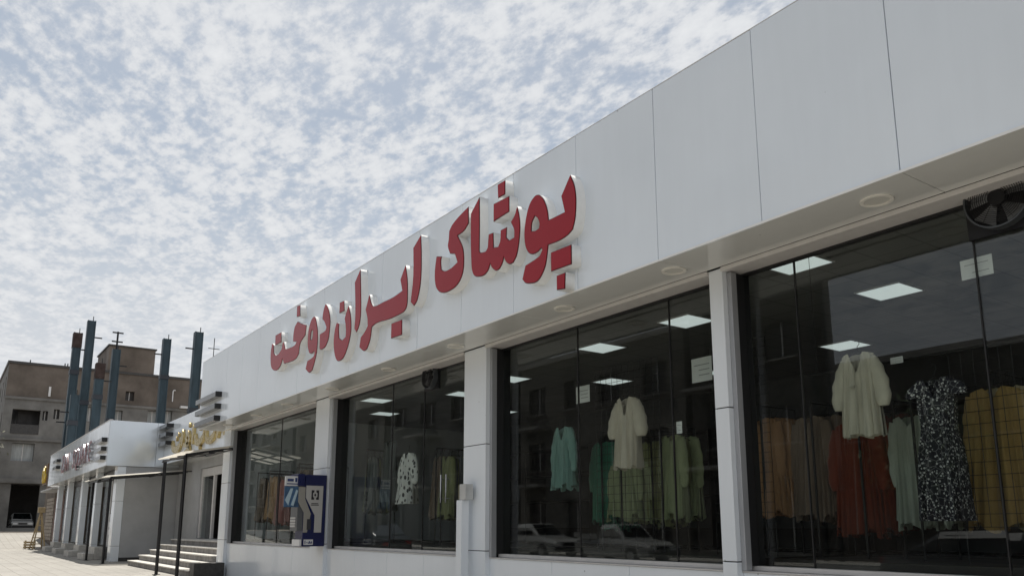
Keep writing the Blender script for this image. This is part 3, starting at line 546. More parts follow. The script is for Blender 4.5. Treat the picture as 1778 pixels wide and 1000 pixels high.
# ceiling lights
for x, y, lab in ((-5.42, 7.83, 'nearest the slim white column'), (-5.42, 9.80, 'second behind the slim white column'), (-10.1, 8.97, 'over the teal blouse'), (-8.0, 8.8, 'over the ivory robe'), (-12.4, 11.3, 'deep behind the teal blouse'), (-7.6, 12.2, 'deep behind the slim white column'), (-3.6, 11.6, 'deep behind the floral dress'), (-10.4, 12.4, 'by the back shelves behind the wide column'), (-17.6, 8.4, 'over the pale brown coats'), (-15.6, 9.6, 'behind the blue cash machine'), (-13.4, 9.4, 'over the spotted shirt'), (-19.6, 9.6, 'over the peach coats'), (-1.6, 9.0, 'past the ventilation fan'), (-17.5, 12.0, 'by the back shelves behind the khaki coats')):
    t = thing('ceiling_light', 'square lit ceiling panel ' + lab, 'ceiling light', (x, y, CEIL), 'square lit ceiling panels')
    boxp('diffuser', x-0.29, x+0.29, y-0.29, y+0.29, CEIL-0.012, CEIL-0.003, M_LAMP, t)
    bm = bmesh.new()
    for a in ((x-0.31, x+0.31, y-0.31, y-0.291), (x-0.31, x+0.31, y+0.291, y+0.31), (x-0.31, x-0.291, y-0.29, y+0.29), (x+0.291, x+0.31, y-0.29, y+0.29)): bm_box(bm, *a, CEIL-0.016, CEIL-0.001)
    part('frame', bm, M_WHITEPL, t)
# ventilation fans high in the glass
def fan(x, z, label, half=0.29):
    t = thing('ventilation_fan', label, 'fan', (x, 6.5, z-half))
    boxp('mounting_plate', x-half, x+half, 6.40, 6.438, z-half, z+half, M_BLACKMETAL, t)
    bm = bmesh.new(); bm_ring(bm, (x, 6.32, z), half*0.92, half*0.87, 0.08, 'y', 40); part('ring', bm, mat('fan_grey', (0.10, 0.11, 0.12), 0.35, metal=0.5), t)
    bm = bmesh.new(); bm_tube(bm, (x, 6.325, z), (x, 6.399, z), half*0.24, seg=20); part('hub', bm, M_BLACKMETAL, t)
    for k in range(5):
        a = 2*math.pi*k/5+0.35; bm = bmesh.new(); R0, R1 = half*0.24, half*0.84; q = []
        for s in range(5):
            r = R0+(R1-R0)*s/4; wd = 0.30+0.10*s/4
            q.append([bm.verts.new((x+r*math.cos(a-wd), 6.350, z+r*math.sin(a-wd))), bm.verts.new((x+r*math.cos(a+wd), 6.380, z+r*math.sin(a+wd)))])
        for s in range(4): bm.faces.new((q[s][0], q[s][1], q[s+1][1], q[s+1][0]))
        part('blade', bm, mat('fan_blade', (0.16, 0.165, 0.17), 0.3, metal=0.4), t)
    g = part_wires(t, x, z, half)
    return t
def part_wires(t, x, z, half):
    bm = bmesh.new()
    for k in range(9):
        r = half*(0.28+0.06*k); bm_ring(bm, (x, 6.312, z), r+0.002, r-0.002, 0.004, 'y', 32)
    for k in range(6):
        a = math.pi*k/3; bm_tube(bm, (x+0.07*math.cos(a), 6.311, z+0.07*math.sin(a)), (x+half*0.84*math.cos(a), 6.311, z+half*0.84*math.sin(a)), 0.002, seg=4)
    o = part('wire_guard', bm, M_BLACKMETAL, t); o['kind'] = 'stuff'; return o
fan(-2.60, 3.71, 'black wall fan with wire guard set high in the glass near the paper notice', 0.26)
fan(-11.38, 3.66, 'black wall fan with wire guard high in the window of the spotted shirt', 0.22)
# paper notices and price tags
def notice(x0, x1, y, z0, z1, label, lines=2):
    t = thing('paper_notice', label, 'notice', ((x0+x1)/2, y, z0)); boxp('sheet', x0, x1, y, y+0.004, z0, z1, M_PAPER, t)
    h = z1-z0; w = x1-x0
    for k in range(lines):
        z = z1-h*(0.3+0.42*k/max(1, lines-1)) if lines > 1 else z1-h*0.5
        boxp('printed_line', x0+w*(0.35 if k else 0.12), x1-w*0.12, y-0.0015, y-0.0003, z-h*0.02, z+h*0.02, mat('grey_print', (0.35, 0.36, 0.37), 0.6), t)
notice(-2.98, -2.74, 6.475, 3.17, 3.33, 'white notice taped to the glass under the ventilation fan')
notice(-8.42, -8.14, 7.0, 2.90, 3.13, 'white paper hanging above the teal blouse', 3)
notice(-6.32, -6.02, 7.0, 2.88, 3.16, 'white paper hanging near the slim white column', 3)
notice(-6.10, -6.02, 6.475, 2.24, 2.37, 'small white price tag on the glass by the slim white column', 2)
notice(-3.98, -3.86, 7.1, 2.73, 2.79, 'small white card beside the cream blouse', 2)
notice(-19.0, -18.1, 7.9, 3.30, 3.62, 'white air curtain board above the pink coats', 2)
# glass door fittings in the spotted shirt window
dh = thing('door_handle', 'tall steel pull handles on the glass door by the wide white column', 'door handle', (-11.0, 6.42, 1.4))
for x in (-11.02, -10.86):
    bm = bmesh.new(); bm_tube(bm, (x, 6.39, 1.62), (x, 6.39, 2.05), 0.013); part('bar', bm, M_CHROME, dh)
    for z in (1.68, 1.98):
        bm = bmesh.new(); bm_tube(bm, (x, 6.392, z), (x, 6.444, z), 0.008); part('fixing', bm, M_CHROME, dh)
# slim white post with box in front of the wide column
wp = thing('shutter_post', 'slim white square post with small metal box on top before the wide column', 'post', (-9.79, 6.02, 0))
boxp('post', -9.86, -9.72, 5.98, 6.10, 0.0, 1.62, M_COLUMN, wp, 0.004)
boxp('box', -9.80, -9.64, 5.99, 6.12, 1.625, 1.84, mat('galvanised', (0.62, 0.63, 0.62), 0.35, metal=0.3, var=0.15), wp, 0.005)
boxp('box_face', -9.825, -9.803, 5.99, 6.11, 1.63, 1.83, mat('olive_plate', (0.16, 0.15, 0.09), 0.5), wp)

# ------------------------------------------------------------------ cash machine
atm = thing('cash_machine', 'dark blue and grey cash machine fixed to the column beside the pink clothes window', 'cash machine', (-15.35, 5.95, 0.88))
M_ATMBLUE = mat('atm_blue', (0.007, 0.011, 0.075), 0.3, var=0.08); M_ATMGREY = mat('atm_grey', (0.52, 0.51, 0.49), 0.4)
boxp('body', -15.42, -15.02, 5.72, 6.165, 0.89, 2.24, M_ATMBLUE, atm, 0.012)
boxp('hood', -15.44, -15.0, 5.58, 5.715, 2.02, 2.25, M_ATMBLUE, atm, 0.01)
def plate(name, loop, x, dx, m, parent):          # plate in the YZ plane facing +X
    bm = bmesh.new(); A = [bm.verts.new((x, y, z)) for y, z in loop]; B = [bm.verts.new((x+dx, y, z)) for y, z in loop]; n = len(loop)
    bm.faces.new(A); bm.faces.new(B[::-1])
    for i in range(n): bm.faces.new((A[i], A[(i+1) % n], B[(i+1) % n], B[i]))
    return part(name, bm, m, parent)
side = plate('side_panel', [(5.75, 2.03), (6.09, 2.03), (6.08, 1.15), (5.94, 1.15), (5.94, 1.47), (5.75, 1.80)], -15.018, 0.012, M_ATMGREY, atm)
plate('side_panel', [(5.60, 2.00), (5.735, 2.00), (5.735, 1.78), (5.86, 1.50), (5.80, 1.15), (5.72, 1.15), (5.72, 1.52), (5.60, 1.72)], -15.018, 0.010, mat('atm_grey_warm', (0.34, 0.325, 0.29), 0.4), atm)
boxp('screen_bay', -15.41, -15.05, 5.61, 5.718, 1.18, 1.95, mat('atm_bay', (0.12, 0.125, 0.13), 0.4), atm)
for k in range(4): boxp('key_row', -15.38, -15.12, 5.595, 5.609, 1.25+k*0.05, 1.285+k*0.05, M_ATMGREY, atm)
boxp('keypad', -15.012, -15.004, 5.79, 5.87, 1.20, 1.40, mat('atm_dark', (0.04, 0.04, 0.045), 0.4), atm)
# bank emblem: two black brackets around a diamond, lettering below
for s in (-1, 1): plate('emblem', [(5.93+s*0.02, 1.945), (5.93+s*0.075, 1.945), (5.93+s*0.075, 1.765), (5.93+s*0.02, 1.765), (5.93+s*0.02, 1.80), (5.93+s*0.045, 1.82), (5.93+s*0.045, 1.89), (5.93+s*0.02, 1.91)][::s], -15.005, 0.003, M_INK, side)
plate('emblem', [(5.93, 1.885), (5.953, 1.855), (5.93, 1.825), (5.907, 1.855)], -15.005, 0.003, M_INK, side)
for k, (a, b, z) in enumerate(((5.86, 6.0, 1.70), (5.85, 6.01, 1.672))): plate('lettering', [(a, z), (b, z), (b, z-0.014), (a, z-0.014)], -15.005, 0.003, M_INK, side)
boxp('label_plate', -15.40, -15.01, 5.66, 5.70, 0.90, 1.02, M_WHITEPL, atm)
plate('label_side', [(5.745, 1.02), (5.93, 1.02), (5.93, 0.92), (5.745, 0.92)], -15.018, 0.004, M_WHITEPL, atm)
for a, b, z0, z1 in ((5.765, 5.78, 0.94, 1.0), (5.80, 5.82, 0.955, 0.97), (5.83, 5.91, 0.945, 0.965), (5.85, 5.87, 0.965, 0.99), (5.89, 5.91, 0.95, 0.985)): plate('lettering', [(a, z1), (b, z1), (b, z0), (a, z0)], -15.0135, 0.003, mat('label_blue', (0.03, 0.05, 0.16), 0.5), atm)
po = thing('poster_board', 'small hanging board with a blue and white picture beside the cash machine', 'poster', (-15.05, 5.47, 1.62))
boxp('board', -15.07, -15.04, 5.34, 5.62, 1.62, 2.01, mat('poster_blue', (0.06, 0.13, 0.24), 0.4, var=0.5, vscale=12), po)
boxp('header', -15.07, -15.035, 5.34, 5.62, 2.02, 2.20, M_WHITEPL, po)
for y0, y1, z0, z1 in ((5.38, 5.50, 2.10, 2.15), (5.53, 5.57, 2.09, 2.17), (5.37, 5.58, 2.045, 2.065)): plate('lettering', [(y0, z1), (y1, z1), (y1, z0), (y0, z0)], -15.034, 0.003, mat('label_blue', (0, 0, 0)), po)
plate('picture_highlight', [(5.35, 1.75), (5.45, 1.97), (5.50, 1.97), (5.42, 1.65)], -15.039, 0.003, mat('poster_pale', (0.45, 0.58, 0.66), 0.4), po)
plate('picture_highlight', [(5.47, 1.66), (5.56, 1.95), (5.60, 1.93), (5.52, 1.64)], -15.039, 0.003, mat('poster_pale', (0, 0, 0)), po)
boxp('bracket', -15.065, -15.045, 5.625, 5.72, 2.12, 2.15, M_BLACKMETAL, po)

# ------------------------------------------------------------------ three dark bars on the fascia corner
for k, z in enumerate((4.43, 4.13, 3.83)):
    t = thing('fascia_bar', ['topmost', 'middle', 'lowest'][k] + ' of three dark bars on the end of the white fascia by the gold sign', 'bar', (-21.3, 5.4, z), 'dark bars on the main fascia')
    boxp('bar', -22.30, -20.40, 5.352, 5.498, z, z+0.125, mat('bar_grey', (0.075, 0.08, 0.082), 0.18), t, 0.004)
    boxp('end_cap', -20.398, -20.375, 5.348, 5.499, z-0.003, z+0.128, M_RUBBER, t)

# ------------------------------------------------------------------ entrance steps
st = thing('entrance_steps', 'five pale stone steps with shade-toned risers rising to the gold sign shop door', 'steps', (-26, 6.3, 0))
for k, y in enumerate((5.40, 5.73, 6.06, 6.39, 6.72)):
    xr = -21.95 if k < 2 else -22.43; z0, z1 = 0.17*k, 0.17*(k+1)
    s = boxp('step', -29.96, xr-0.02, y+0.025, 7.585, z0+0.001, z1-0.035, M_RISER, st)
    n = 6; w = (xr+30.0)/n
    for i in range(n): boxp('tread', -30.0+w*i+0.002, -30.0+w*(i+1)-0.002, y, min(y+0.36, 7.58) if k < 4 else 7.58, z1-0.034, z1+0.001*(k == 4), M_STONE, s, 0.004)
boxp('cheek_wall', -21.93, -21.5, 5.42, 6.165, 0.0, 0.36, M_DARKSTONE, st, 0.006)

# ------------------------------------------------------------------ shop with the gold sign
gs = thing('gold_sign_shop', 'recessed white shop front with gold lettering above the entrance steps', 'shop', (-28, 7.6, 0))
bm = bmesh.new(); holed_wall(bm, -33.44, -22.44, 0, 3.62, [(-30.2, -26.2, 0.86, 3.30)], lambda u, v, d: (u, 7.60+d, v), 0.3); part('wall', bm, M_GREYPAINT, gs)
boxp('room', -32.0, -24.0, 7.95, 12.0, 0.4, 0.85, M_DARKWOOD, gs); boxp('room_back', -32.0, -24.0, 11.0, 11.1, 0.86, 3.6, M_DARKWOOD, gs)
boxp('ceiling', -33.4, -22.44, 7.62, 12.0, 3.63, 3.7, M_INWALL, gs); boxp('side', -33.3, -33.2, 7.92, 12.0, 0, 3.62, M_DARKWOOD, gs); boxp('roof', -33.44, -22.44, 7.05, 13.0, 5.0, 5.1, M_CONC, gs)
boxp('soffit', -33.44, -22.44, 7.05, 7.61, 3.62, 3.64, M_SOFFIT, gs)
d = boxp('door', -30.2, -30.05, 7.66, 7.74, 0.87, 3.29, M_ALU, gs)
for x in (-28.6, -26.35): boxp('door_frame', x-0.08, x+0.08, 7.66, 7.74, 0.87, 3.29, M_ALU, d)
boxp('door_frame', -30.04, -26.44, 7.665, 7.735, 3.0, 3.28, M_ALU, d)
link('glass_pane', sharedbox(1.3, 0.01, 2.1, M_GLASS, 'glass_pane'), d, (-29.36, 7.70, 1.94))
n = 11; w = (33.44-22.44)/n
for i in range(n): boxp('fascia_panel', -33.44+w*i+0.005, -33.44+w*(i+1)-0.005, 7.0, 7.04, 3.62, 5.22, M_PANEL, gs, 0.004)
gl = thing('gold_sign', 'raised gold lettering on the recessed white fascia above the entrance', 'sign', (-28.8, 6.95, 3.9))
def stroke(pts, wd):
    L, Rr = [], []
    for i, p in enumerate(pts):
        a = Vector(pts[max(0, i-1)]); b = Vector(pts[min(len(pts)-1, i+1)]); t = (b-a).normalized(); nrm = Vector((-t.y, t.x)); k = wd*(0.55+0.45*math.sin(math.pi*(i+0.5)/len(pts)))
        L.append(tuple(Vector(p)+nrm*k)); Rr.append(tuple(Vector(p)-nrm*k))
    return L+Rr[::-1]
GST = [([(-31.9, 4.55), (-31.7, 4.2), (-31.2, 4.08), (-30.7, 4.2), (-30.5, 4.6)], 0.15), ([(-30.4, 4.95), (-30.3, 4.6), (-30.35, 4.2)], 0.13), ([(-30.1, 4.2), (-29.6, 4.15), (-29.3, 4.4), (-29.5, 4.7), (-29.8, 4.5), (-29.5, 4.2), (-29.2, 3.95), (-29.9, 3.8)], 0.12),
       ([(-28.9, 5.0), (-28.85, 4.5), (-28.9, 4.1)], 0.13), ([(-28.6, 4.5), (-28.4, 4.15), (-27.9, 4.1), (-27.5, 4.3), (-27.45, 4.7)], 0.14), ([(-27.2, 4.5), (-27.1, 4.1), (-26.6, 4.05), (-26.2, 4.25), (-26.15, 4.6)], 0.14), ([(-25.8, 4.8), (-25.75, 4.4), (-25.85, 4.05)], 0.14), ([(-25.3, 4.5), (-25.1, 4.2), (-24.7, 4.2)], 0.13)]
for p, wd in GST: link('letter', curve_mesh('letter', [smooth_loop(stroke([(a, 4.25+(b-4.4)*0.72) for a, b in p], wd*0.85), 70, 2)], 0.09, 6.905, M_GOLD), gl)
for x, z in ((-31.2, 4.42), (-30.95, 4.55), (-28.0, 4.5), (-27.9, 3.85), (-26.7, 4.5), (-29.45, 4.75)): link('dot', curve_mesh('dot', [[(x-0.09, z), (x, z-0.09), (x+0.09, z), (x, z+0.09)]], 0.09, 6.905, M_GOLD), gl)
for k, z in enumerate((4.95, 4.62, 4.29)):
    t = thing('fascia_bar', ['topmost', 'middle', 'lowest'][k] + ' of three dark bars where the gold sign fascia meets the next shop', 'bar', (-32.9, 6.9, z), 'dark bars on the gold sign fascia')
    boxp('bar', -33.46, -32.2, 6.75, 6.998, z, z+0.14, mat('bar_grey', (0, 0, 0)), t, 0.004); boxp('end_cap', -32.198, -32.175, 6.745, 6.999, z-0.003, z+0.143, M_RUBBER, t)
# canopies on thin black posts
def mat_sheet():
    m = bpy.data.materials.new('canopy_sheet'); m.use_nodes = True; t = m.node_tree; t.nodes.clear(); o = N(t, 'ShaderNodeOutputMaterial')
    a = N(t, 'ShaderNodeBsdfTranslucent'); a.inputs[0].default_value = (0.78, 0.74, 0.66, 1); b = N(t, 'ShaderNodeBsdfPrincipled', inp={'Roughness': 0.35}); b.inputs['Base Color'].default_value = (0.72, 0.70, 0.66, 1)
    c = N(t, 'ShaderNodeBsdfTransparent'); c.inputs[0].default_value = (0.8, 0.78, 0.72, 1)
    m1_ = N(t, 'ShaderNodeMixShader', inp={0: 0.45}); m2_ = N(t, 'ShaderNodeMixShader', inp={0: 0.45}); t.links.new(b.outputs[0], m1_.inputs[1]); t.links.new(a.outputs[0], m1_.inputs[2]); t.links.new(m1_.outputs[0], m2_.inputs[1]); t.links.new(c.outputs[0], m2_.inputs[2]); t.links.new(m2_.outputs[0], o.inputs[0]); return m
M_SHEET = mat_sheet()
def canopy(label, x0, x1, y0, y1, zf, zb, posts, nr=3):
    t = thing('entrance_canopy', label, 'canopy', ((x0+x1)/2, y0, 0))
    bm = bmesh.new(); nx = int((x1-x0)/0.045); rows = []
    for y, z in ((y0-0.12, zf-0.01), (y1, zb)):
        rows.append([bm.verts.new((x0-0.05+(x1-x0+0.1)*i/nx, y, z+0.018*math.sin(i*1.6))) for i in range(nx+1)])
    for i in range(nx): bm.faces.new((rows[0][i], rows[0][i+1], rows[1][i+1], rows[1][i]))
    part('corrugated_sheet', bm, M_SHEET, t)
    for i in range(nr+1):
        x = x0+(x1-x0)*i/nr; bm = bmesh.new(); bm_tube(bm, (x, y0, zf-0.05), (x, y1, zb-0.05), 0.028, seg=4); part('rafter', bm, M_BLACKMETAL, t)
    for f in (0.0, 0.5, 1.0):
        y = y0+(y1-y0)*f; z = zf+(zb-zf)*f; bm = bmesh.new(); bm_tube(bm, (x0, y, z-0.085), (x1, y, z-0.085), 0.026, seg=4); part('beam', bm, M_BLACKMETAL, t)
    for x, y in posts:
        bm = bmesh.new(); bm_tube(bm, (x, y, 0), (x, y, zf-0.06), 0.045, seg=8); part('post', bm, M_BLACKMETAL, t)
        boxp('foot_plate', x-0.09, x+0.09, y-0.09, y+0.09, 0.001, 0.012, M_BLACKMETAL, t)
    return t
canopy('small corrugated canopy on two thin black posts over the entrance steps', -24.0, -21.45, 5.0, 6.16, 3.10, 3.32, [(-23.75, 5.02), (-21.5, 5.02)])
canopy('long pale canopy on thin black posts along the grey side wall', -33.38, -31.45, 4.88, 8.2, 3.02, 3.40, [(-31.7, 4.93)], 3)
canopy('short pale canopy on a thin black post in front of the silver lettered shop', -36.0, -33.50, 4.80, 5.50, 3.02, 3.12, [(-35.3, 4.9)], 3)

# ------------------------------------------------------------------ second shop
M_ENDP = mat_panel('blue_white_panel', (0.74, 0.79, 0.84), 0.10); M_ENDP.node_tree.nodes['Principled BSDF'].inputs['Metallic'].default_value = 0.45
s2 = thing('white_clad_shop', 'white clad shop with silver and red lettering and tall narrow bays', 'shop', (-43, 5.5, 0))
n = 16; w = 19.2/n; me = sharedbox(w-0.012, 0.04, 1.70, M_PANEL, 'fascia_panel', 0.004)
for i in range(n): link('fascia_panel', me, s2, (-52.7+w*(i+0.5), 5.02, 4.36))
for a, b in ((5.005, 6.7), (6.71, 8.5)): boxp('end_panel', -33.50, -33.46, a, b, 3.51, 5.21, M_ENDP, s2, 0.004)
boxp('fascia_core', -52.7, -33.52, 5.06, 8.5, 3.55, 5.17, M_JOINT, s2); boxp('soffit', -52.7, -33.5, 5.06, 5.60, 3.50, 3.545, M_SOFFIT, s2)
boxp('cornice', -52.72, -33.44, 4.985, 5.10, 5.215, 5.24, M_ALU, s2)
boxp('end_wall', -33.62, -33.50, 5.72, 8.45, 0.14, 3.49, M_GREYPAINT, s2); boxp('plinth', -33.62, -33.53, 5.74, 8.4, 0.0, 0.138, M_DARKSTONE, s2)
PIL = [(-34.1, -33.5), (-38.6, -37.95), (-42.65, -41.95), (-47.6, -46.9), (-51.7, -51.0)]
for a, b in PIL:
    for z0, z1 in ((0.0, 0.55), (0.56, 2.2), (2.21, 3.495)): boxp('pillar', a, b-(0.2 if a < -34.2 else 0), 5.42, 5.66 if a < -34.2 else 5.715, z0, z1, M_COLUMN, s2, 0.005)
boxp('shop_floor', -52.6, -33.65, 5.92, 10, 0.0, 0.5, M_DARKSTONE, s2); boxp('rear_wall', -52.6, -33.65, 9.9, 10, 0.5, 3.5, M_DARKWOOD, s2)
XB = [-51.0, -47.6, -46.9, -42.65, -41.95, -38.6, -37.95, -34.1]
for i in range(0, 8, 2):
    a, b = XB[i], XB[i+1]; m_ = (a+b)/2
    f = boxp('shop_window', a+0.01, b-0.01, 5.68, 5.76, 3.25, 3.49, M_BLACKMETAL, s2)
    boxp('window_frame', m_-0.05, m_+0.05, 5.68, 5.76, 0.5, 3.24, M_ALU, f)
    for q0, q1 in ((a+0.01, m_-0.055), (m_+0.055, b-0.01)): link('glass_pane', sharedbox(q1-q0, 0.01, 2.7, M_GLASS, 'glass_pane'), f, ((q0+q1)/2, 5.72, 1.88))
    if i >= 4: boxp('lower_panel', m_+0.1, b-0.03, 5.63, 5.675, 0.5, 1.75, M_GREYPAINT, f)
    if i == 6:
        for z in (0.95, 1.25):
            for x in (-35.6, -35.2, -34.8): boxp('sticker', x, x+0.26, 5.62, 5.628, z, z+0.2, M_WHITEPL, f)
    t = thing('stone_steps', ['by the brown shutter', 'under the last letters of the silver sign', 'under the middle of the silver sign', 'under the short pale canopy'][i//2] + ' two rough stone steps', 'steps', (m_-0.4, 5.2, 0), 'stone steps before the bays')
    boxp('step', m_-1.35, m_+0.2, 4.85, 5.22, 0.0, 0.24, M_STONE, t, 0.008); boxp('step', m_-1.35, m_+0.2, 5.225, 5.62, 0.0, 0.48, M_STONE, t, 0.008)
for k, z in enumerate((4.42, 4.08, 3.74)):
    t = thing('fascia_bar', ['topmost', 'middle', 'lowest'][k] + ' of three dark bars by the first letter of the silver sign', 'bar', (-34.4, 4.93, z), 'dark bars on the silver sign fascia')
    boxp('bar', -35.4, -33.75, 4.82, 4.998, z, z+0.15, mat('bar_grey', (0, 0, 0)), t, 0.004); boxp('end_cap', -33.748, -33.72, 4.815, 4.999, z-0.003, z+0.153, M_RUBBER, t)
for k, z in enumerate((4.55, 4.2)):
    t = thing('fascia_bar', ['upper', 'lower'][k] + ' dark bar past the last letter of the silver sign', 'bar', (-48.6, 4.93, z), 'dark bars on the silver sign fascia end')
    boxp('bar', -49.4, -47.8, 4.82, 4.998, z, z+0.15, mat('bar_grey', (0, 0, 0)), t, 0.004); boxp('end_cap', -47.798, -47.77, 4.815, 4.999, z-0.003, z+0.153, M_RUBBER, t)
sg = thing('silver_sign', 'raised red faced letters with silver sides on the second white fascia', 'sign', (-41.5, 4.95, 3.85))
def text_mesh(ch, size, depth, m):
    cu = bpy.data.curves.new('letter', 'FONT'); cu.body = ch; cu.size = size; cu.extrude = depth/2; cu.align_x = 'CENTER'
    ob = bpy.data.objects.new('letter', cu); COL.objects.link(ob); dg = bpy.context.evaluated_depsgraph_get(); me = bpy.data.meshes.new_from_object(ob.evaluated_get(dg)); bpy.data.objects.remove(ob); bpy.data.curves.remove(cu)
    for v in me.vertices: x, y, z = v.co; v.co = (x, -z, y)
    me.materials.clear(); me.materials.append(m); return me
for k, ch in enumerate('ZAN SQUARE'):
    if ch == ' ': continue
    x = -45.6+8.6*k/9; o = link('letter', text_mesh(ch, 1.22, 0.11, M_SILVER), sg, (x, 4.935, 3.88)); link('letter_face', text_mesh(ch, 1.22, 0.012, mat('red_side', (0.20, 0.025, 0.03), 0.3)), o, (x, 4.870, 3.88)).matrix_parent_inverse = Matrix.Translation((-x, -4.935, -3.88))

# ------------------------------------------------------------------ shop with brown shutter and yellow sign
s3 = thing('brown_shutter_shop', 'low brown shop with a roller shutter beyond the white clad shop', 'shop', (-58, 5.6, 0.1))
boxp('wall', -64, -52.75, 6.0, 10.0, 0.0, 4.2, M_BRICKW, s3); boxp('awning', -58.5, -52.76, 5.2, 6.0, 3.35, 3.45, M_GREYPAINT, s3, 0.01)
sh_ = boxp('roller_shutter', -57.6, -53.2, 5.985, 5.998, 0.3, 3.1, mat('shutter_brown', (0.12, 0.05, 0.035), 0.6), s3)
for k in range(22): boxp('slat', -57.58, -53.22, 5.955, 5.984, 0.32+k*0.125, 0.32+k*0.125+0.105, mat('shutter_brown', (0, 0, 0)), sh_, 0.006)
for k in range(12): boxp('brick_course', -61.8, -57.9, 5.94-0.01*(k % 2), 5.998, 0.45+k*0.22, 0.45+k*0.22+0.19, mat('pale_block', (0.33, 0.29, 0.25), 0.9, var=0.3, vscale=4), s3, 0.01)
ys = thing('yellow_sign', 'small bright yellow letter sign on the brown shop', 'sign', (-56, 5.1, 3.6))
boxp('board', -57.2, -55.0, 5.12, 5.18, 3.75, 4.95, mat('sign_brown', (0.12, 0.06, 0.02), 0.5), ys)
for p, wd in (([(-56.9, 4.6), (-56.8, 4.1), (-56.4, 3.95), (-56.1, 4.3), (-56.4, 4.7)], 0.13), ([(-55.9, 4.8), (-55.8, 4.3), (-55.5, 3.95), (-55.2, 4.3)], 0.13)): link('letter', curve_mesh('letter', [smooth_loop(stroke(p, wd), 70, 2)], 0.07, 5.045, mat('yellow_paint', (0.72, 0.50, 0.04), 0.35)), ys)
# wooden trestle ladder and crate
tl = thing('trestle_ladder', 'bare wooden trestle ladder standing before the brown shutter', 'ladder', (-53.6, 4.9, 0)); M_WOOD = mat('bare_wood', (0.42, 0.32, 0.18), 0.7, var=0.2, vscale=8)
for x, y, tx, ty in ((-54.6, 4.6, -53.7, 4.9), (-54.4, 5.2, -53.7, 4.95), (-52.8, 4.6, -53.6, 4.9), (-52.7, 5.2, -53.6, 4.95)):
    bm = bmesh.new(); bm_tube(bm, (x, y, 0.02), (tx, ty, 2.05), 0.04, seg=5); part('leg', bm, M_WOOD, tl)
for k in range(5):
    f = 0.15+0.17*k; bm = bmesh.new(); bm_tube(bm, (-54.6+0.9*f, 4.6+0.3*f, 2.05*f), (-54.4+0.7*f, 5.2-0.25*f, 2.05*f), 0.025, seg=5); part('rung', bm, M_WOOD, tl)
boxp('top_block', -53.85, -53.45, 4.75, 5.1, 2.05, 2.35, M_WOOD, tl, 0.01)
cr = thing('wooden_crate', 'low slatted wooden crate beside the trestle ladder', 'crate', (-54.9, 4.5, 0))
for k in range(3): boxp('slat', -55.4, -54.7, 4.35, 4.38, 0.06+k*0.14, 0.16+k*0.14, M_WOOD, cr); boxp('slat', -54.7, -54.67, 4.38, 4.9, 0.06+k*0.14, 0.16+k*0.14, M_WOOD, cr)
for x, y in ((-55.38, 4.4), (-54.74, 4.4), (-54.74, 4.86)): boxp('corner_post', x, x+0.04, y, y+0.04, 0.01, 0.5, M_WOOD, cr)

# ------------------------------------------------------------------ blue steel columns of an unfinished frame
POSTS = [(-52.3, 5.66, 12.4, 'second tallest, beside the very tallest'), (-52.2, 6.30, 13.2, 'the very tallest'), (-49.3, 6.60, 10.2, 'short with a rusty head'), (-52.4, 7.80, 11.7, 'topped by a small mast'), (-50.5, 10.20, 12.3, 'standing alone by the stair tower'), (-45.9, 10.90, 11.9, 'closest to the long white shop'), (-49.2, 5.5, 8.3, 'low, between two tall ones'), (-50.6, 5.5, 7.9, 'lowest of the frame')]
for k, (x, y, h, lab) in enumerate(POSTS):
    t = thing('steel_column', 'blue painted steel column of the unfinished frame, ' + lab, 'steel column', (x, y, 5.175 if y < 8.4 else 0), 'blue steel columns')
    r = 0.22; zb = 5.175 if y < 8.4 else 0.0
    boxp('flange', x-r, x+r, y-r, y-r+0.05, zb, h, M_STEEL, t); boxp('flange', x-r, x+r, y+r-0.05, y+r, zb, h, M_STEEL, t); boxp('web', x+r-0.09, x+r-0.03, y-r+0.051, y+r-0.051, zb, h-0.01, M_STEEL, t)
    boxp('web', x-r+0.03, x-r+0.09, y-r+0.051, y+r-0.051, zb, h-0.01, M_STEEL, t)
    if k in (0, 2): boxp('rusty_head', x-r-0.02, x+r+0.02, y-r-0.02, y+r+0.02, h-0.9, h-0.02, mat('rust_dark', (0.045, 0.028, 0.024), 0.8, var=0.3), t)
    for j, zz in enumerate((h*0.62, h*0.80)): boxp('splice_plate', x-r-0.03, x+r+0.03, y-r-0.03, y+r+0.03, zz, zz+0.25, mat('splice', (0.025, 0.03, 0.04), 0.5), t) if (k+j) % 2 else None
    s_ = 1 if k < 4 else -1
    boxp('bracket', x-0.03, x+0.03, y+s_*r, y+s_*(r+0.42), h-1.0, h-0.93, M_BLACKMETAL, t); boxp('bracket', x+0.05, x+0.09, y+0.05, y+0.09, h, h+0.28, M_BLACKMETAL, t)
    if k == 3:
        bm = bmesh.new(); bm_tube(bm, (x, y, h), (x, y, h+1.1), 0.06, seg=6); part('mast', bm, M_BLACKMETAL, t)
        for zz in (h+0.45, h+1.0): boxp('mast_arm', x-0.05, x+0.05, y-0.3, y+0.3, zz, zz+0.07, M_BLACKMETAL, t)

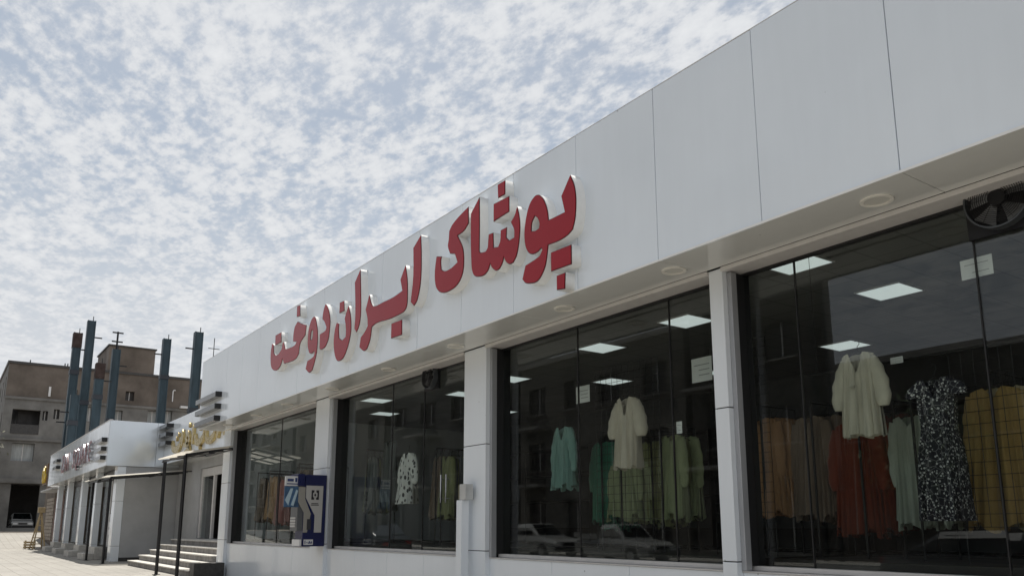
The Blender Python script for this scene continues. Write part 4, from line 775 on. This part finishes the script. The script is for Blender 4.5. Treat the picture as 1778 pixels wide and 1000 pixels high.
# ------------------------------------------------------------------ brown building across the end of the street
G0 = 0.9; XF = -75.0
fb = thing('brown_building', 'unfinished brown brick and concrete apartment block closing the end of the street', 'building', (XF, 11, G0))
holes_ = [(4.1, 6.05, 8.55, 10.5), (4.35, 5.9, 6.40, 7.8), (6.21, 6.58, 9.73, 10.5), (6.98, 7.4, 9.9, 10.7), (12.2, 12.9, 11.9, 12.7), (11.5, 12.1, 9.85, 11.0), (14.1, 14.9, 10.1, 11.2), (15.45, 16.1, 10.1, 11.3), (4.6, 6.6, 1.2, 4.6), (7.3, 9.4, 1.2, 4.2), (9.2, 10.0, 9.9, 11.1), (17.8, 18.9, 10.1, 11.3), (20.5, 21.6, 10.1, 11.3)]
pl = lambda u, v, d: (XF-d, u, v)
bm = bmesh.new(); holed_wall(bm, 3.5, 26, G0, 11.4, [h for h in holes_ if h[3] < 11.4], pl, 0.5); part('concrete_wall', bm, M_CONCD, fb)
bm = bmesh.new(); holed_wall(bm, 3.5, 26, 11.4, 14.15, [h for h in holes_ if h[3] >= 11.4], pl, 0.4); part('brick_wall', bm, M_BRICKW, fb)
bm = bmesh.new(); holed_wall(bm, -95, XF, G0, 14.15, [(x, x+1.1, z, z+1.7) for x in (-93, -90.5, -87, -84, -80.5, -77.5) for z in (2.0, 5.5, 8.7, 11.6)], lambda u, v, d: (u, 3.5+d, v), 0.4); part('side_wall', bm, M_CONCD, fb)
boxp('core', -95, XF-1.6, 4.6, 26, 4.9, 14.0, M_DARKWOOD, fb); boxp('ground_floor_wall', -84, -83.8, 3.9, 26, G0, 4.89, M_DARKWOOD, fb); boxp('roof', -95, XF+0.1, 3.4, 26, 14.152, 14.35, M_DARKSTONE, fb)
tw = boxp('stair_tower', -81, XF+0.02, 10.6, 14.3, 14.36, 16.5, M_BRICKW, fb); boxp('tower_roof', -81.1, XF+0.12, 10.5, 14.4, 16.501, 16.62, M_DARKSTONE, tw)
boxp('slab_edge', XF-0.02, XF+0.25, 3.45, 12, 4.65, 5.0, M_CONCD, fb); boxp('slab_edge', XF-0.02, XF+0.18, 3.45, 9, 8.0, 8.2, M_CONCD, fb); boxp('slab_edge', XF-0.02, XF+0.12, 3.45, 26, 11.3, 11.5, M_CONCD, fb)
boxp('balcony_parapet', XF-0.12, XF+0.05, 4.12, 6.03, 8.55, 9.3, M_DARKSTONE, fb)
for h in holes_:
    if h in (holes_[0], holes_[8], holes_[9]): continue
    f = boxp('window', XF-0.42, XF-0.38, h[0]+0.02, h[1]-0.02, h[2]+0.02, h[3]-0.02, mat('curtain', (0.40, 0.42, 0.42), 0.6, var=0.3, vscale=3, stretch=(1, 3, 0.3)) if h[2] < 11.5 and h[0] not in (6.21, 6.98) else M_DARKWOOD, fb)
    boxp('mullion', XF-0.37, XF-0.33, (h[0]+h[1])/2-0.03, (h[0]+h[1])/2+0.03, h[2]+0.02, h[3]-0.02, M_ALU, f)
for x in (8.0, 8.9): boxp('pilaster', XF-0.02, XF+0.1, x, x+0.25, G0, 11.28, M_CONCD, fb)
bm = bmesh.new(); bm_path(bm, [(XF+0.12, 16.0, 12.1), (XF+0.12, 16.0, 13.0), (XF+0.12, 16.08, 13.15), (XF+0.12, 16.2, 13.1)], 0.05); part('white_pipe', bm, M_WHITEPL, fb)
boxp('air_conditioner', XF+0.02, XF+0.5, 16.65, 17.4, 11.55, 11.75, M_WHITEPL, fb); boxp('white_pipe', XF+0.03, XF+0.1, 6.44, 6.6, 11.7, 12.5, M_WHITEPL, fb)
for y in (4.9, 7.4, 7.6, 17.6): boxp('rebar_stub', XF-0.3, XF-0.2, y, y+0.08, 14.36, 14.6, M_BLACKMETAL, fb)
an = thing('roof_antenna', 'thin antenna above the far end of the long white fascia', 'antenna', (-60, 15.4, 0)); bm = bmesh.new(); bm_tube(bm, (-60, 15.4, 0.3), (-60, 15.4, 14.9), 0.03, seg=5); part('mast', bm, M_BLACKMETAL, an)
bm = bmesh.new(); bm_tube(bm, (-60, 15.0, 14.1), (-60, 15.8, 14.1), 0.03, seg=5); part('crossbar', bm, M_BLACKMETAL, an)
boxp('mast_base', -60.3, -59.7, 15.1, 15.7, 0.3, 0.6, M_CONCD, an)

# ------------------------------------------------------------------ trees
def mat_leaf(name, c):
    m = mat(name, c, 0.6, var=0.45, vscale=1.3); b = m.node_tree.nodes['Principled BSDF']; b.inputs['Specular IOR Level'].default_value = 0.3; return m
def tree(label, x, y, z, h, rad, leaf, seed, n=2600, sz=0.16):
    g = random.Random(seed); t = thing('street_tree', label, 'tree', (x, y, z)); bm = bmesh.new()
    bm_tube(bm, (x, y, z-0.1), (x+0.1, y, z+h*0.42), 0.16, 0.10); tips = []
    for k in range(9):
        a = g.uniform(0, 6.28); r = rad*g.uniform(0.35, 0.75); p = Vector((x+r*math.cos(a), y+r*math.sin(a), z+h*g.uniform(0.5, 0.92))); bm_tube(bm, (x+0.1, y, z+h*(0.3+0.012*k)), p, 0.06, 0.015, seg=5); tips.append(p)
    part('trunk', bm, mat('bark', (0.10, 0.075, 0.055), 0.9, var=0.3, vscale=6), t)
    bm = bmesh.new()
    for k in range(n):
        c = tips[k % len(tips)] + Vector((g.gauss(0, rad*0.28), g.gauss(0, rad*0.28), g.gauss(0, h*0.09)))
        q = Matrix.Rotation(g.uniform(0, 6.28), 3, Vector((g.gauss(0, 1), g.gauss(0, 1), g.gauss(0, 1))).normalized()); s = sz*g.uniform(0.6, 1.3)
        bm.faces.new([bm.verts.new(c+q @ Vector(p)) for p in ((0, -s, 0), (s*0.5, 0, s*0.12), (0, s, 0), (-s*0.5, 0, s*0.12))])
    part('crown', bm, leaf, t)
LF = mat_leaf('leaf_green', (0.06, 0.085, 0.035)); LF2 = mat_leaf('leaf_dusty', (0.16, 0.16, 0.11))
tree('dusty pale tree beside the brown apartment block', -70.5, 1.9, ground_z(-70.5), 7.6, 1.2, LF2, 5)
tree('dark green tree on the far pavement beside the lattice mast', -14.5, -15.6, 0, 5.2, 2.0, LF, 8)
tree('dark green tree on the far pavement past the low wall', -9.0, -15.8, 0, 5.0, 2.1, LF, 9)
tree('dark green tree behind the far pavement opposite the camera side', -3.0, -15.8, 0, 5.4, 2.2, LF, 10)

# ------------------------------------------------------------------ houses across the road (seen mirrored in the glass)
def house(label, x0, x1, h, m, seed, storeys=3, y=-14.2, deep=9.0, balconies=True):
    g = random.Random(seed); t = thing('apartment_house', label, 'house', ((x0+x1)/2, y, 0)); hs = []; sh = (h-0.8)/storeys; nb = max(2, int((x1-x0)/3.2)); w = (x1-x0)/nb
    for i in range(nb):
        for k in range(storeys): hs.append((x0+w*i+w*0.26, x0+w*(i+1)-w*0.26, 0.25+k*sh+(0.1 if k == 0 else 0.95), 0.25+k*sh+min(2.45, sh-0.35)))
    bm = bmesh.new(); holed_wall(bm, x0, x1, 0, h, hs, lambda u, v, d: (u, y-d, v), 0.3); part('wall', bm, m, t)
    boxp('core', x0+0.01, x1-0.01, y-deep, y-0.9, 0, h-0.02, M_CONC, t); boxp('roof', x0-0.1, x1+0.1, y-deep-0.1, y+0.2, h+0.001, h+0.25, M_CONC, t)
    for s_ in (x0, x1-0.2): boxp('side_wall', s_+0.001, s_+0.199, y-0.899, y-0.01, 0, h-0.02, m, t)
    for q in hs:
        f = boxp('window', q[0]+0.01, q[1]-0.01, y-0.26, y-0.22, q[2]+0.01, q[3]-0.01, M_DARKWOOD, t); boxp('mullion', (q[0]+q[1])/2-0.03, (q[0]+q[1])/2+0.03, y-0.215, y-0.18, q[2]+0.01, q[3]-0.01, M_ALU, f); boxp('sill', q[0]-0.08, q[1]+0.08, y-0.02, y+0.1, q[2]-0.08, q[2]-0.005, M_CONC, f)
    for k in range(1, storeys if balconies else 1):
        i = g.randrange(nb); z = 0.25+k*sh; b_ = boxp('balcony', x0+w*i+0.3, x0+w*(i+1)-0.3, y+0.001, y+1.0, z, z+0.15, M_CONC, t)
        for j in range(12): xx = x0+w*i+0.35+(w-0.7)*j/11; boxp('baluster', xx-0.015, xx+0.015, y+0.93, y+0.96, z+0.151, z+1.0, M_BLACKMETAL, b_)
        boxp('handrail', x0+w*i+0.3, x0+w*(i+1)-0.3, y+0.92, y+0.97, z+1.001, z+1.05, M_BLACKMETAL, b_)
MH = [mat('house_beige', (0.13, 0.12, 0.105), 0.85, var=0.2, vscale=0.6), mat('house_grey', (0.10, 0.098, 0.094), 0.85, var=0.2, vscale=0.6), mat('house_brown', (0.05, 0.042, 0.037), 0.85, var=0.25, vscale=0.5)]
house('dark brown apartment house across the road next to the lattice mast', -24.6, -18.2, 11.0, MH[2], 1, deep=1.6)
house('beige apartment house across the road behind the parked pickup', -38.0, -25.0, 10.2, MH[0], 2)
house('grey apartment house across the road behind the dark sedan', -54.0, -38.6, 11.2, MH[1], 3)
house('wide beige apartment house farther along across the road', -74.0, -55.0, 11.0, MH[0], 4)
house('last grey apartment house far along across the road', -98.0, -75.0, 12.5, MH[1], 5, 4)
house('low dark brown house across the road behind the garden wall and trees', -24.0, 12.0, 7.6, MH[2], 6, 2, -17.5, balconies=False)
lw = thing('garden_wall', 'low brick garden wall across the road below the trees', 'wall', (-4, -14.3, 0)); boxp('wall', -18.0, 12.0, -14.5, -14.2, 0, 2.4, MH[2], lw); boxp('coping', -18.0, 12.0, -14.56, -14.14, 2.401, 2.5, MH[2], lw)
ms = thing('lattice_mast', 'black lattice steel mast across the road', 'mast', (-17.2, -13.2, 0))
for dx in (-0.3, 0.3): boxp('upright', -17.2+dx-0.06, -17.2+dx+0.06, -13.3, -13.18, 0, 12.2, M_BLACKMETAL, ms)
for k in range(11):
    z = 0.6+k*1.05; bm = bmesh.new(); bm_tube(bm, (-17.44, -13.24, z), (-16.96, -13.24, z+0.95), 0.03, seg=5); part('brace', bm, M_BLACKMETAL, ms); boxp('rung', -17.44, -16.96, -13.26, -13.22, z-0.03, z+0.03, M_BLACKMETAL, ms)

# ------------------------------------------------------------------ parked cars
M_TYRE = mat('tyre', (0.015, 0.015, 0.016), 0.8); M_RIM = mat('rim', (0.45, 0.45, 0.46), 0.3, metal=0.8); M_CARGLASS = mat('car_glass', (0.015, 0.018, 0.02), 0.04, spec=0.7); M_LENS = mat('lens', (0.7, 0.7, 0.68), 0.1)
def car(label, cat, x, y, paint, head=1, pickup=False, L=4.2, Wd=1.66, name='parked_car', z=0.0, hs=1.0):
    t = thing(name, label, cat, (x, y, z)); hw = Wd/2
    P = lambda u, v, s: (x+head*u, y+v, s*hs+z)
    def loft(nm, secs, m, parent):           # secs: (u, half width, z0, z1, top inset)
        bm = bmesh.new(); rings = []
        for u, w, z0, z1, ins in secs:
            rings.append([bm.verts.new(P(u, *q)) for q in ((-w*0.94, z0), (-w, z0+0.12*(z1-z0)), (-w, z0+0.7*(z1-z0)), (-w+ins, z1), (w-ins, z1), (w, z0+0.7*(z1-z0)), (w, z0+0.12*(z1-z0)), (w*0.94, z0))])
        for a, b in zip(rings, rings[1:]):
            for i in range(8): bm.faces.new((a[i], a[(i+1) % 8], b[(i+1) % 8], b[i]))
        bm.faces.new(rings[0]); bm.faces.new(rings[-1][::-1]); return part(nm, bm, m, parent, smooth=False)
    h = L/2
    b = loft('body', [(-h, hw*0.86, 0.36, 0.72, 0.1), (-h+0.12, hw*0.96, 0.26, 0.84, 0.08), (-h+0.8, hw, 0.22, 0.90, 0.06), (0, hw, 0.22, 0.90, 0.05), (h-1.2, hw, 0.22, 0.88, 0.07), (h-0.3, hw*0.95, 0.24, 0.78, 0.1), (h, hw*0.86, 0.34, 0.66, 0.1)], paint, t)
    if pickup:
        loft('cabin', [(-0.35, hw*0.90, 0.88, 0.92, 0.02), (-0.28, hw*0.90, 0.88, 1.40, 0.12), (0.45, hw*0.90, 0.88, 1.42, 0.12), (1.0, hw*0.9, 0.86, 0.90, 0.02)], paint, t)
        for s in (-1, 1): boxp('bed_side', x-head*h+head*0.1, x-head*0.4, y+s*hw-0.03, y+s*hw+0.03, z+0.86, z+1.06, paint, t)
        G = [(-0.2, 0.42)]
    else:
        loft('cabin', [(-1.65, hw*0.86, 0.88, 0.92, 0.02), (-1.05, hw*0.86, 0.88, 1.36, 0.12), (0.25, hw*0.86, 0.88, 1.40, 0.12), (0.95, hw*0.86, 0.86, 0.90, 0.02)], paint, t); G = [(-1.0, -0.42), (-0.34, 0.3)]
    for a, c in G:
        for s in (-1, 1):
            bm = bmesh.new(); q = [P(a-0.12*(a < -0.5), s*hw*0.905, 0.95), P(c+(0.3 if c > 0.2 else 0), s*hw*0.905, 0.95), P(c, s*(hw*0.87-0.055), 1.29), P(a+0.05, s*(hw*0.87-0.055), 1.29)]; bm.faces.new([bm.verts.new(v) for v in q]); bmesh.ops.solidify(bm, geom=bm.faces[:], thickness=0.01); part('side_window', bm, M_CARGLASS, t)
    u0, u1 = ((0.50, 0.97) if pickup else (0.33, 0.92))
    bm = bmesh.new(); bm.faces.new([bm.verts.new(P(*v)) for v in ((u1, -hw*0.76, 0.95), (u1, hw*0.76, 0.95), (u0, hw*0.68, 1.375), (u0, -hw*0.68, 1.375))]); bmesh.ops.solidify(bm, geom=bm.faces[:], thickness=0.012); part('windscreen', bm, M_CARGLASS, t)
    for u in (-h+0.75, h-0.78):
        for s in (-1, 1):
            bm = bmesh.new(); bm_tube(bm, P(u, s*(hw-0.17), 0.29), P(u, s*(hw+0.015), 0.29), 0.29, seg=24); w_ = part('wheel', bm, M_TYRE, t); bm = bmesh.new(); bm_tube(bm, P(u, s*(hw+0.016), 0.29), P(u, s*(hw+0.024), 0.29), 0.18, seg=18); part('rim', bm, M_RIM, w_)
    for s in (-1, 1): boxp('headlight', x+head*(h-0.06), x+head*(h+0.012), y+s*hw*0.62-0.15, y+s*hw*0.62+0.15, z+0.50, z+0.63, M_LENS, t); boxp('tail_light', x-head*(h-0.05), x-head*(h+0.012), y+s*hw*0.66-0.12, y+s*hw*0.66+0.12, z+0.52, z+0.66, mat('tail_red', (0.25, 0.01, 0.01), 0.2), t)
    for q, nm in ((h, 'bumper'), (-h, 'bumper')): boxp(nm, x+head*q-0.05, x+head*q+0.07, y-hw*0.84, y+hw*0.84, z+0.30, z+0.44, M_BLACKMETAL, t, 0.015)
    boxp('grille', x+head*(h-0.02), x+head*(h+0.010), y-hw*0.35, y+hw*0.35, z+0.50, z+0.62, M_BLACKMETAL, t)
PW = mat('car_white', (0.36, 0.36, 0.35), 0.22, coat=0.6); PD = mat('car_dark', (0.03, 0.033, 0.038), 0.2, coat=0.8); PS = mat('car_grey', (0.02, 0.021, 0.024), 0.45, spec=0.3)
car('white pickup parked across the road before the beige house', 'pickup', -23.2, -8.6, PW, 1, True, 4.4, name='parked_pickup')
car('white sedan parked behind the white pickup', 'car', -28.8, -8.6, PW, 1)
car('dark sedan parked by the shop pavement kerb', 'car', -33.0, -3.0, PD, -1, L=4.5)
car('dark grey sedan parked at the kerb opposite the floral dress', 'car', -6.6, -2.6, PS, 1, L=4.4, hs=0.84)
car('pale car parked inside the open ground floor of the brown apartment block', 'car', -77.2, 5.7, PW, 1, z=0.95)
